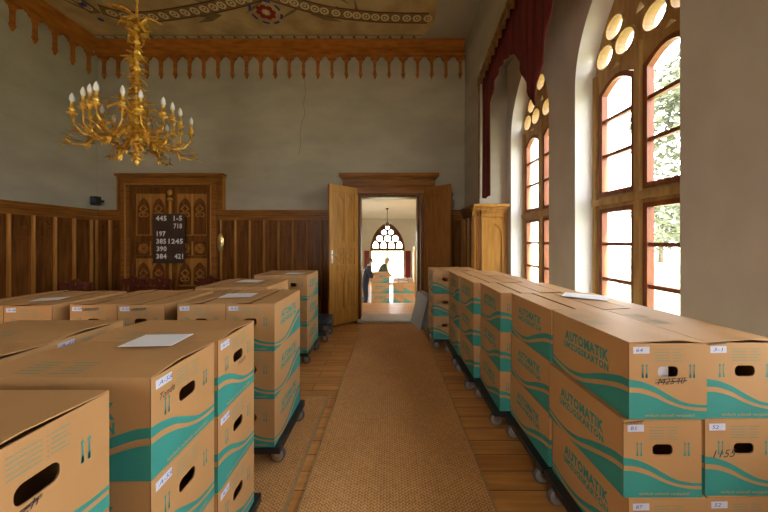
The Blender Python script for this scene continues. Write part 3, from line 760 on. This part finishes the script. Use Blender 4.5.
def sticker(root, f, txt, u=.05, v=.865):
    b=MB(); b.poly([(u,v),(u+.21,v+.004),(u+.208,v+.095),(u-.002,v+.09)],[],f,.0016,None,LABEL)
    put_text(b,txt,u+.035,u+.03+.045*len(txt),v+.024,v+.072,f,.0024,INK,.0,.2)
    return b.build('sticker',root)
def marker(root, f, txt, u0,u1,v0,v1, strike=True):
    b=MB(); vs,fs,_=text2d(txt,-.0,.3)
    b.add([f(u0+a*(u1-u0), v0+c*(v1-v0)+a*.02, .0014) for a,c in vs], fs, BLACKINK)
    if strike:
        rnd=random.Random(txt); 
        for k in range(3):
            v=v0+(v1-v0)*rnd.uniform(.2,.8); b.poly([(u0-.03,v),(u1+.02,v+.03),(u1+.02,v+.037),(u0-.03,v+.006)],[],f,.0018,None,BLACKINK)
    return b.build('handwriting',root)
BOXN=[0]
def moving_box(x,y,z,rz,label,group,lid='split',stick=None,face='A',mark=None):
    root=thing('moving_box',label,'box',(x,y,z),rz,group)
    add_part('carton',MBODY,root)
    if lid=='split': add_part('flap',MFL[0],root); add_part('flap',MFL[1],root)
    elif lid=='split2': add_part('flap',FL2[0],root); add_part('flap',FL2[1],root)
    elif lid=='tent': add_part('lid',MLID[0],root)
    elif lid=='tentf': add_part('lid',MLID[1],root)
    else: add_part('lid',MLID[2],root)
    f=endA if face=='A' else endB
    if stick: sticker(root,f,stick)
    if mark: marker(root,f,*mark)
    return root
# trolley (dolly) master
def make_trolley(w,l,m,label,loc,rz=0,group=None,top=.166):
    if loc[0]<-.62 and loc[1]<3.2: loc=(loc[0],loc[1],.0135); top=.139 if (loc[0]<-1.9 and loc[1]>2) else .153
    root=thing('trolley',label,'trolley',loc,rz,group)
    b=MB(); z0=top-.045; hx,hy=w/2,l/2; r=.06
    b.poly([(-hx,-hy),(hx,-hy),(hx,hy),(-hx,hy)],[[(-hx+r,-hy+r),(-.03,-hy+r),(-.03,hy-r),(-hx+r,hy-r)],[(.03,-hy+r),(hx-r,-hy+r),(hx-r,hy-r),(.03,hy-r)]],lambda a,c,d:(a,c,d),z0,top,m)
    for k in range(3):
        y=-hy+.16+(l-.32)*k/2; b.box(-hx+r,hx-r,y-.025,y+.025,z0+.01,top-.004,m)
    for sx in (-1,1):
        for k in range(4):
            y=-hy+.10+(l-.2)*k/3; b.box(sx*hx-.012 if sx>0 else -hx-.004, sx*hx+.004 if sx>0 else -hx+.012, y-.03,y+.03,z0+.012,top-.012,m)
    b.build('deck',root,bev=.006)
    for sx in (-1,1):
        for sy in (-1,1):
            cx_,cy=sx*(hx-.04),sy*(hy-.075)
            b=MB(); b.box(cx_-.035,cx_+.035,cy-.04,cy+.04,z0-.006,z0-.001,STEEL)
            for s in (-1,1): b.poly([(cx_-.03,z0-.006),(cx_+.03,z0-.006),(cx_+.012,.050),(cx_-.012,.050)],[],lambda a,c,d:(a,d,c),cy+s*.025,cy+s*.021,STEEL)
            ca=b.build('caster',root)
            b=MB(); R=.058
            b.lathe([(R-.010,-.017),(R-.003,-.014),(R,-.006),(R,.006),(R-.003,.014),(R-.012,.017)],(cx_,cy,R+.001),WHEEL,20,'Y')
            b.lathe([(.004,-.0195),(.042,-.019),(.046,-.017),(.046,.017),(.042,.019),(.004,.0195)],(cx_,cy,R+.001),HUB,16,'Y')
            b.build('wheel',ca)
    return root
ZB=.1675
LV=['bottom','middle','top']
GR='moving boxes stacked right of the runner'; GL='moving boxes stacked left of the runner'
TR='black trolleys under the boxes'
ORD=['nearest','second nearest','third nearest','fourth nearest','fifth nearest','farthest']
ys=[1.29,1.905,2.522,3.145,3.758,4.375]; xs=[1.066,1.060,.975,.915,.900,.670]; rzs=[0,0,-.03,0,0,0]
mk={(0,2):('M2540',.36,.72,.455,.535,True),(0,1):('Schwarz',.02,.24,.955,.985,True)}
stR={(0,2):'64',(0,1):'B5',(0,0):'87'}; stO={(0,2):'3-1',(0,1):'52',(0,0):'52'}
JR=[0,.0,.0,.0,-.012,0]
for i in range(6):
    for lv in range(3):
        z=ZB+lv*BH; j=random.Random(i*9+lv); dx=j.uniform(-.005,.005); 
        if i==0: dx=(-.008,-.028,0)[lv]*1.0+0
        if i==1: dx=(-.012,-.006,0)[lv]
        dy=0 if i else (-.045,-.03,0)[lv]
        if i==0: pass
        moving_box(xs[i]+.175+dx,ys[i]+.30+(-.004*(2-lv) if i==0 else 0),z,rzs[i],'%s carton of the %s stack beside the aisle, right-hand row'%(LV[lv],ORD[i]),GR,
            'tent' if (i==0 and lv==2) else ('flat' if lv<2 else 'split'),stR.get((i,lv)),'A',mk.get((i,lv)))
        if i==0 and lv==1: pass
        mo={2:('Kasten',.02,.25,.965,.99,True),1:('1155',.10,.40,.50,.60,False)}.get(lv) if i==0 else None
        moving_box(xs[i]+.175+.3515+dx*.3+(.006 if i else 0)+max(0,dx),ys[i]+.302+.003*lv,z,rzs[i],'%s carton of the %s stack in the window-side column, right-hand row'%(LV[lv],ORD[i]),GR,
            'tent' if (i==0 and lv==2) else ('flat' if lv<2 else 'split2'),stO.get((i,lv)),'A',mo)
    make_trolley(.82 if i<5 else .74,.60,BLACK,'black wheeled trolley under the %s pair of stacks right of aisle'%ORD[i],(xs[i]+(.35 if i<5 else .385),ys[i]+.30,0),0,TR)
# left-hand boxes, short ends to the aisle (rz=90deg: local -y end faces +x)
def row_end(xe,y0,name,sts,lids='tent',marks={}):
    for lv in range(3):
        moving_box(xe-.30,y0+.175,(.012 if y0<.6 else 0)+ZB+lv*BH,PI/2,'%s carton, %s'%(LV[lv],name),GL,lids if lv==2 else 'flat',sts.get(lv),'A',marks.get(lv))
row_end(-.825,.507,'stack cut by the left frame edge, nearest the camera',{2:'A-41'},'tentf',{2:('Buch',.30,.50,.47,.53,True)})
row_end(-.785,.955,'second stack left of aisle, short end to the runner',{2:'A-58',1:'A-55',0:'A-51'},'tentf',{2:('Tonda',.10,.30,.73,.80,False)})
row_end(-.770,1.305,'third stack left of aisle, against the second one',{2:'A-57',1:'A-54',0:'A-52'},'tentf',{2:('Heft',.50,.72,.46,.53,False)})
row_end(-1.495,.955,'stack hidden leftward behind the second aisle-side stack',{2:'A-62'},'tentf')
row_end(-1.515,1.305,'stack left of and behind the third aisle-side stack',{2:'A-60'},'tentf')
make_trolley(.62,.40,BLACK,'black trolley under the stack cut by the left frame edge',(-1.125,.68,0),0,TR)
make_trolley(.64,.76,BLACK,'black trolley under the second and third left stacks',(-1.07,1.33,0),0,TR)
make_trolley(.62,.70,BLACK,'black trolley hidden under the stacks further left of aisle',(-1.78,1.305,0),0,TR)
def row_long(xr,y0,name,st,dz=0,lid='split2',marks=None):
    for lv in range(3):
        moving_box(xr-.175,y0+.30,ZB-(.014 if dz else 0)+lv*(BH-dz),0,'%s carton, %s'%(LV[lv],name),GL,lid if lv==2 else 'flat',st if lv==2 else None,'A',marks if lv==2 else None)
row_long(-.822,2.085,'left of aisle with its long side to the runner, on mat','A-52',marks=None)
row_long(-1.174,2.085,'second from the aisle in the left row across the room','A-51')
row_long(-1.655,2.14,'third from the aisle in the left row across the room','A-50',.0012,marks=('Akten',.30,.60,.86,.93,True))
row_long(-2.007,2.14,'fourth from the aisle in the left row across the room','A-49',.0012,marks=('Akten',.30,.60,.86,.93,True))
row_long(-2.44,2.10,'fifth from the aisle in the left row, near frame edge','A-48',.0012)
row_long(-2.792,2.10,'sixth from the aisle, at the left frame edge',None,.0012)
for i,xc in enumerate((-1.175,-1.992,-2.792)): make_trolley((.78,.72,.72)[i],.63,BLACK,'black trolley under %s in the left row across the room'%(['the aisle-side pair','the middle pair','the outermost pair'][i]),(xc,2.395,0),0,TR)
row_long(-1.19,2.83,'behind the left row, on its aisle side',None,lid='split')
row_long(-1.542,2.83,'behind the left row, on its far side',None)
make_trolley(.72,.63,BLACK,'black trolley under the pair behind the left row',(-1.53,3.13,0),0,TR)
row_long(-1.085,3.84,'farthest left stack beside the aisle, near open door',None)
row_long(-1.437,3.84,'farthest left stack on the wall side, near wainscot',None,lid='split')
make_trolley(.72,.63,BLACK,'black trolley under the farthest left pair of stacks',(-1.43,4.14,0),0,TR)
r0=make_trolley(.62,.56,GREYP,'empty grey trolley on the floor beside the open door leaf',(-1.32,4.93,0),0,'empty grey trolleys')
r1=copy_tree(r0); r1.location=(-1.31,4.93,.168); r1['label']='empty grey trolley stacked on another beside the open door'
# white sheets of paper on box tops
ZT=ZB+3*BH
def paper(px,py,rz,label,zoff=.0,s=1.0):
    z=F*(EYE-ZT)/(py-VY); x=(px-VX)*z/F
    b=MB(); b.box(-.105*s,.105*s,-.148*s,.148*s,0,.0012,PAPER)
    o=b.build('paper_sheet'); o.location=(x,z,ZT+zoff); o.rotation_euler=(0,0,rz)
    tag(o,label,'paper','paper sheets on the boxes')
paper(158,343,PI/2+.06,'white paper sheet on the large carton second from camera, left',.013,.72)
paper(239,296.5,PI/2+.1,'white paper sheet on carton with its long side to the aisle, left',.010,.82)
paper(250,282,PI/2,'white paper sheet on the cartons behind the left row',.010,.8)
paper(295,274.2,PI/2,'white paper sheet on the farthest left stack near the door',.010,.8)
paper(50,298.5,PI/2+.3,'white paper sheet on the fifth carton of the left row',-.004,.6)
paper(585,297.5,.9,'white paper sheet on window-side carton of the right row',.0105,1.0)
# papers inside the top carton's handhole
b=MB(); b.box(-.03,.035,-.005,.005,0,.14,PAPER); o=b.build('paper_bundle'); o.location=(xs[0]+.165,ys[0]+.03,ZB+2*BH+.10); tag(o,'white papers showing in the handhole of the carton marked 64','paper')
# cartons in the next room
GN='moving boxes in the next room'
for lv in range(3):
    moving_box(-.285,9.78,ZL+ZB+lv*BH,PI/2,'%s carton of the three-high stack in the next room'%LV[lv],GN,'flat')
for lv in range(2):
    for k in range(2):
        moving_box(.315+k*.352,9.93,ZL+ZB+lv*BH,0,'%s %s carton of the low front stacks in next room'%(['bottom','top'][lv],['left','right'][k]),GN,'split')
        moving_box(.345+k*.352,10.75,ZL+ZB+lv*BH,0,'%s %s carton of the low stacks behind, in next room'%(['bottom','top'][lv],['left','right'][k]),GN,'split')
for lv in range(3): moving_box(-1.12,10.9,ZL+ZB+lv*BH,0,'%s carton at the left of doorway view, next room'%LV[lv],GN,'flat')
make_trolley(.70,.63,BLACK,'black trolley under the low front stacks, next room',(.49,9.93,ZL),0,TR)
make_trolley(.70,.63,BLACK,'black trolley under the low rear stacks, next room',(.52,10.75,ZL),0,TR)
make_trolley(.66,.36,BLACK,'black trolley under three-high stack, next room',(-.285,9.78,ZL),0,TR)
make_trolley(.36,.63,BLACK,'black trolley under the leftmost stack, next room',(-1.12,10.9,ZL),0,TR)

# ------------------------------------------------------------------ leaning panels by the doorway
for k,(x,y,lean,rz,l) in enumerate(((.50,5.46,.16,-1.12,'grey flat panel leaning in front beside right door leaf'),(.60,5.50,.13,-1.02,'grey flat panel leaning behind another beside right door leaf'))):
    b=MB(); b.box(-.19,.19,-.014,.014,0,.62,PANELG); b.box(-.192,.192,-.016,.016,-.0,.012,STEEL)
    o=b.build('leaning_panel',bev=.006); o.rotation_euler=(Matrix.Rotation(rz,3,'Z')@Matrix.Rotation(-lean,3,'X')@Matrix.Rotation(.20,3,'Y')).to_euler(); o.location=(x,y,.058)
    tag(o,l,'panel','grey panels by the doorway')

# ------------------------------------------------------------------ carved chairs by the far wall
def chair():
    root=thing('carved_chair','dark','chair')
    b=MB(); b.box(-.23,.23,-.21,.22,.42,.47,MAHOG); b.sphere((0,0,.47),(.2,.19,.035),RED); b.build('seat',root)
    for sx in (-1,1):
        b=MB(); b.tube([(sx*.2,-.18,.42),(sx*.215,-.20,.2),(sx*.2,-.19,0)],[.026,.018,.022],MAHOG); b.build('leg',root)
        b=MB(); b.tube([(sx*.2,.26,0),(sx*.2,.2,.44),(sx*.2,.22,.7),(sx*.205,.26,.93)],[.02,.024,.022,.02],MAHOG); b.build('leg',root)
    b=MB(); B3=lambda a,z,d:(a,.235+d,z)
    b.poly([(-.2,.84),(.2,.84),(.225,.93),(.16,.955),(.10,.945),(.05,.985),(0,1.0),(-.05,.985),(-.10,.945),(-.16,.955),(-.225,.93)],[circ((0,.92),.03,8),circ((.1,.89),.02,6),circ((-.1,.89),.02,6)],B3,0,.03,MAHOG)
    b.poly([(-.2,.56),(.2,.56),(.2,.60),(-.2,.60)],[],B3,-.02,.01,MAHOG)
    b.poly([(-.06,.60),(.06,.60),(.075,.7),(.045,.76),(.075,.84),(-.075,.84),(-.045,.76),(-.075,.7)],[circ((0,.70),.025,8),circ((0,.79),.02,8)],B3,-.005,.015,MAHOG)
    for s in (-1,1): b.box(s*.13-.014,s*.13+.014,.225,.25,.6,.84,MAHOG)
    b.build('backrest',root); return root
proto=chair()
cl=[(-5.28,4.72,.3,'dark carved chair by the left wainscot, leftmost of the chairs'),(-4.76,5.15,0,'dark red carved chair before left jamb of the carved door'),
    (-4.26,5.15,.05,'dark red carved chair before the middle of the carved door'),(-3.40,5.2,-.1,'dark red carved chair below the brass key plate')]
for i,(x,y,r,l) in enumerate(cl):
    o=proto if i==0 else copy_tree(proto); o.location=(x,y,0); o.rotation_euler=(0,0,r); tag(o,l,'chair','carved chairs along the far wall')

# ------------------------------------------------------------------ pelmet and drape over the bay
root=thing('bay_drape','dark red velvet drape with carved gilt edge hanging over window bay','curtain',(1.49,0,0))
def pz(y): return 4.25+.30*min(1,(4.63-y)/1.2)-.30*max(0,min(1,(2.4-y)/1.2))
yy=[4.63-3.03*i/90 for i in range(91)]
def low(y):
    if y>4.31: return 2.30+.04*abs((y-4.47)/.16)
    if y>3.42: t=(4.31-y)/.89; return 3.45+.55*math.sin(PI*min(1,t*1.02))**.55 if t<.5 else 4.0-.14*((t-.5)/.5)**2
    if y>2.58:
        t=(3.42-y)/.84
        return 3.86-(.83)*(t/.50) if t<.50 else 3.03+1.0*((t-.50)/.50)
    return 4.03
b=MB(); n=len(yy); 
rows=[]
for r_ in range(9):
    s=r_/8
    rows.append([(.016*math.sin(y*38)*(.3+.7*s), y, pz(y)*(1-s)+low(y)*s) for y in yy])
vs=[p for r_ in rows for p in r_]
b.add(vs,[(j*n+i,j*n+i+1,(j+1)*n+i+1,(j+1)*n+i) for j in range(8) for i in range(n-1)],RED,True)
o=b.build('fabric',root); o.modifiers.new('s','SOLIDIFY').thickness=.012
b=MB()
P=[(y,pz(y)) for y in yy]
b.add([(-.045,y,z-.01) for y,z in P]+[(.045,y,z-.01) for y,z in P]+[(-.045,y,z+.05) for y,z in P]+[(.045,y,z+.05) for y,z in P],
      [(i,i+1,n+i+1,n+i) for i in range(n-1)]+[(2*n+i,3*n+i,3*n+i+1,2*n+i+1) for i in range(n-1)]+[(i,2*n+i,2*n+i+1,i+1) for i in range(n-1)]+[(n+i,n+i+1,3*n+i+1,3*n+i) for i in range(n-1)],GILT)
y=4.60
while y>1.68:                                          # gothic cresting under the rail
    z=pz(y); b.poly([(y-.06,z),(y-.06,z-.08),(y-.04,z-.14),(y-.02,z-.10),(y,z-.22),(y+.02,z-.10),(y+.04,z-.14),(y+.06,z-.08),(y+.06,z)],[circ((y,z-.05),.022,6)],lambda a,c,d:(d,a,c),-.075,-.045,GILT); y-=.125
b.box(-.058,-.040,4.615,4.645,2.32,4.25,GILT)
b.build('pelmet',root)

# ------------------------------------------------------------------ chandelier
Rz=3.30
root=thing('chandelier','ornate gilt bronze chandelier with white candle bulbs hanging at left','chandelier',(-.869*Rz,Rz,2.50))
b=MB()
prof=[(.004,0),(.014,.01),(.028,.04),(.014,.07),(.032,.10),(.045,.14),(.02,.19),(.04,.22),(.075,.28),(.085,.34),(.05,.42),(.03,.46),(.06,.52),(.075,.58),(.05,.66),(.025,.74),(.02,.82),(.03,.88),(.035,.94),(.02,1.02),(.016,1.12),(.028,1.18),(.032,1.26),(.018,1.34),(.015,1.44),(.025,1.50),(.03,1.58),(.018,1.66),(.014,1.74),(.010,1.80)]
b.lathe(prof,(0,0,0),GOLD,14)
b.build('stem',root)
b=MB(); b.tube([(0,0,1.78),(0,0,HC-2.50-.03)],.007,GOLD,6)
for k in range(22): 
    z=1.86+k*.065
    b.lathe([(.013,0),(.017,.015),(.013,.03)],(0,0,z),GOLD,6)
b.lathe([(.06,0),(.05,-.03),(.015,-.06)],(0,0,HC-2.50-.004),GOLD,12); b.build('chain',root)
def leaf(mb, base, d, L_, w, curl, m=GOLD):
    d=Vector(d).normalized(); up=Vector((0,0,1)); side=d.cross(up)
    if side.length<.01: side=Vector((1,0,0))
    side.normalize(); nrm=side.cross(d).normalized(); top=[];bot=[];mid=[]
    n=6
    for i in range(n+1):
        t=i/n; p=Vector(base)+d*L_*t+nrm*curl*L_*(t*t)*-1; ww=w*math.sin(PI*min(.98,t*.9+.08))*(1+.25*(i%2))
        top.append(p+side*ww); bot.append(p-side*ww); mid.append(p+nrm*w*.25)
    N=n+1; vs=top+mid+bot
    mb.add(vs,[(i,i+1,N+i+1,N+i) for i in range(n)]+[(N+i,N+i+1,2*N+i+1,2*N+i) for i in range(n)],m,True)
rnd=random.Random(4)
b=MB()
for z,nn,L_,w in ((.10,6,.06,.014),(.16,7,.08,.017),(.26,8,.12,.02),(.34,10,.16,.02),(.44,9,.13,.02),(.50,9,.13,.02),(.58,10,.15,.02),(.66,9,.12,.02),(.74,6,.09,.016),(.82,6,.09,.018),(.90,6,.11,.02),(.98,7,.10,.018),(1.05,6,.10,.02),(1.13,6,.09,.018),(1.20,7,.11,.02),(1.28,6,.10,.02),(1.36,6,.08,.018),(1.50,7,.12,.022),(1.57,6,.14,.022),(1.64,5,.15,.025),(1.68,6,.21,.024)):
    for k in range(nn):
        a=2*PI*k/nn+rnd.uniform(-.3,.3); r0=.025; e=rnd.uniform(-.6,.8)
        leaf(b,(r0*math.cos(a),r0*math.sin(a),z+rnd.uniform(-.02,.02)),(math.cos(a),math.sin(a),e),L_*rnd.uniform(.55,.95),w*1.6,rnd.choice((.6,-.5,.8)))
b2o=b.build('foliage',root); b2o.modifiers.new('s','SOLIDIFY').thickness=.006
NA=6
def arm_geo(a):
    ca,sa=math.cos(a),math.sin(a)
    P=lambda r,z,t=0:(r*ca-t*sa, r*sa+t*ca, z)
    b=MB()
    main=[P(.06,.46),(P(.13,.36)),P(.24,.27),P(.34,.25),P(.44,.29),P(.50,.37),P(.50,.44)]
    b.tube(main,[.016,.018,.016,.015,.013,.011,.010],GOLD,8)
    b.tube([P(.07,.62),P(.16,.68),P(.24,.62),P(.25,.53),P(.20,.50),P(.17,.54)],[.012,.013,.012,.010,.008,.006],GOLD,6)
    b.tube([P(.34,.25),P(.40,.17),P(.50,.15),P(.56,.20),P(.54,.25),P(.50,.24)],[.013,.014,.013,.010,.008,.006],GOLD,6)
    br=[]
    for t,rr,zt in ((-.15,.40,.50),(.15,.40,.50)):
        b.tube([P(.30,.26),P(.36,.28,t*.5),P(rr,.36,t*.95),P(rr,zt-.05,t)],[.012,.010,.009,.009],GOLD,6); br.append(P(rr,zt,t))
    br.append(P(.51,.47))
    leaf(b,P(.34,.19),(ca,sa,-.05),.26,.03,-.25); leaf(b,P(.16,.24),(ca,sa,-.25),.22,.028,-.3)
    for r_,z,dr,dz in ((.15,.36,1,-.6),(.25,.28,1,-.5),(.34,.25,1,.3),(.44,.28,1,.9),(.2,.66,1,.6),(.52,.18,1,.2),(.40,.30,.3,1),(.20,.30,.5,1),(.10,.40,.5,.9),(.36,.22,1,-.8)):
      for t in (-.7,0,.7): leaf(b,P(r_,z),(dr*ca-t*sa,dr*sa+t*ca,dz+.2*t),.10,.014,.6)
    return b, br
for k in range(NA):
    a=2*PI*k/NA+.62
    b,br=arm_geo(a); arm=b.build('arm',root)
    for (x,y,z) in br:
        b=MB(); b.lathe([(.008,-.05),(.012,-.02),(.042,0),(.045,.008),(.016,.015),(.024,.035),(.028,.05),(.015,.055),(.0145,.115),(.017,.12)],(x,y,z),GOLD,10); h=b.build('candle_holder',arm)
        b=MB(); b.lathe([(.012,.12),(.020,.135),(.023,.15),(.019,.18),(.009,.205),(.002,.218)],(x,y,z),BULB,12); b.build('bulb',arm)

# ------------------------------------------------------------------ people in the next room
def skin_body(joints, edges, root_i=0):
    me=bpy.data.meshes.new('p'); me.from_pydata([j[:3] for j in joints],edges,[]); o=bpy.data.objects.new('p',me); COL.objects.link(o)
    o.modifiers.new('k','SKIN'); o.modifiers['k'].use_smooth_shade=True
    sv=me.skin_vertices[0].data if me.skin_vertices else None
    if sv is None:
        bpy.context.view_layer.objects.active=o; bm=bmesh.new(); bm.from_mesh(me); bm.verts.layers.skin.verify(); bm.to_mesh(me); bm.free(); sv=me.skin_vertices[0].data
    for i,j in enumerate(joints): sv[i].radius=(j[3],j[4] if len(j)>4 else j[3]); sv[i].use_root=(i==root_i)
    s=o.modifiers.new('u','SUBSURF'); s.levels=2; s.render_levels=2
    bpy.context.view_layer.update(); dg=bpy.context.evaluated_depsgraph_get(); r=bpy.data.meshes.new_from_object(o.evaluated_get(dg)); bpy.data.objects.remove(o)
    for p in r.polygons: p.use_smooth=True
    return r
def person(loc, rz, lean, hair, top, trouser, label, reach, desc):
    root=thing('person',label,'person',loc,rz,'people in the next room')
    # facing +x; lean bends the spine forward from the hip
    def sp(h,f=0): return (f+math.sin(lean)*(h-.92) if h>.92 else f, (.92+math.cos(lean)*(h-.92)) if h>.92 else h)
    J=[]; E=[]
    def j(x,y,z,r,r2=None): J.append((x,y,z,r,r2 or r)); return len(J)-1
    x,z=sp(.92); pel=j(x,0,z,.13,.12)
    prev=pel
    ids={}
    for nm,h,r,r2 in (('wa',1.06,.115,.105),('ch',1.26,.135,.115),('ub',1.40,.11,.09),('nk',1.48,.052,.05),('hb',1.55,.062,.06),('hd',1.62,.088,.078),('ht',1.69,.062,.058)):
        x,z=sp(h); k=j(x+(.015 if nm in('hb','hd','ht') else 0),0,z,r,r2); E.append((prev,k)); prev=k; ids[nm]=k
    for s in (-1,1):
        a=j(0,s*.10,.86,.085); b_=j(.03,s*.11,.48,.058); c=j(-.01,s*.11,.10,.040); d=j(.02,s*.11,.045,.042); e=j(.15,s*.12,.03,.03)
        E += [(pel,a),(a,b_),(b_,c),(c,d),(d,e)]
        x,z=sp(1.38); sh=j(x,s*.18,z,.055); E.append((ids['ub'],sh))
        el=j(x+reach[0]*.5,s*.22,z-.24,.038); wr=j(x+reach[0],s*.16,z-.28+reach[1],.026); ha=j(x+reach[0]+.07,s*.15,z-.29+reach[1],.030,.018)
        E += [(sh,el),(el,wr),(wr,ha)]
        ids['ha%d'%s]=ha; ids['hp%d'%s]=J[ha][:3]
    me=skin_body(J,E); me.materials.append(SKIN); body=bpy.data.objects.new('body',me); COL.objects.link(body); body.parent=root
    hx,hz=J[ids['hd']][0],J[ids['hd']][2]; nz=J[ids['nk']][2]
    def cloth(name,cond,m,off):
        b=MB(); mp={}; vs=[]; fs=[]
        for p in me.polygons:
            c=p.center
            if cond(c):
                f=[]
                for vi in p.vertices:
                    if vi not in mp: v=me.vertices[vi]; mp[vi]=len(vs); vs.append(v.co+v.normal*off)
                    f.append(mp[vi])
                fs.append(f)
        b.add(vs,fs,m,True); o=b.build(name,root); return o
    wr=Vector(J[ids['ha1']][:3]); 
    def hand(c): return any((c-Vector(ids['hp%d'%s])).length<.12 for s in (-1,1))
    cloth('shirt',lambda c: c.z>.86 and c.z<nz-.005 and not hand(c) and (c-Vector(J[ids['hd']][:3])).length>.14,top,.014)
    cloth('trousers',lambda c: c.z<.93 and c.z>.08 and not hand(c),trouser,.012)
    cloth('shoes',lambda c: c.z<=.085,BLACK,.008)
    b=MB(); b.sphere((hx-.018,0,hz+.035),(.092,.086,.085),hair,16,10); b.sphere((hx-.05,0,hz-.01),(.066,.08,.085),hair,12,8); b.build('hair',root)
    b=MB(); b.sphere((hx+.083,0,hz-.01),(.018,.013,.022),SKIN,8,6); b.build('nose',root)
    for s in (-1,1): b=MB(); b.sphere((hx+.0,s*.082,hz-.005),(.018,.010,.03),SKIN,8,6); b.build('ear',root)
    for s in (-1,1): b=MB(); b.sphere((hx+.072,s*.03,hz+.012),.010,PAPER,8,6); b.sphere((hx+.0795,s*.03,hz+.012),.005,BLACK,6,4); b.build('eye',root)
    b=MB(); b.box(hx+.070,hx+.078,-.024,.024,hz-.052,hz-.046,CRD); b.build('mouth',root)
    b=MB()
    for s in (-1,1):
        hp=Vector(ids['hp%d'%s])
        for q,(l_,o_) in enumerate(((.065,-.024),(.075,-.008),(.070,.008),(.055,.022))): b.tube([hp+Vector((.0,o_,0)),hp+Vector((.02+l_*.55,o_*1.15,-.004)),hp+Vector((.015+l_,o_*1.2,-.025))],[.009,.008,.006],SKIN,6)
        b.tube([hp+Vector((-.02,-s*.02,0)),hp+Vector((.02,-s*.045,-.005)),hp+Vector((.045,-s*.05,-.015))],[.010,.009,.007],SKIN,6)
    b.build('fingers',root)
    return root
person((-.76,9.22,ZL),0,.22,HAIRD,NAVY,NAVY,'brown-haired person in dark clothes standing left of stacked boxes',(.20,.05),'')
person((-.40,10.6,ZL),-.1,.50,HAIRB,GREENC,NAVY,'fair-haired person in olive top bending behind the stacked boxes',(.20,-.05),'')
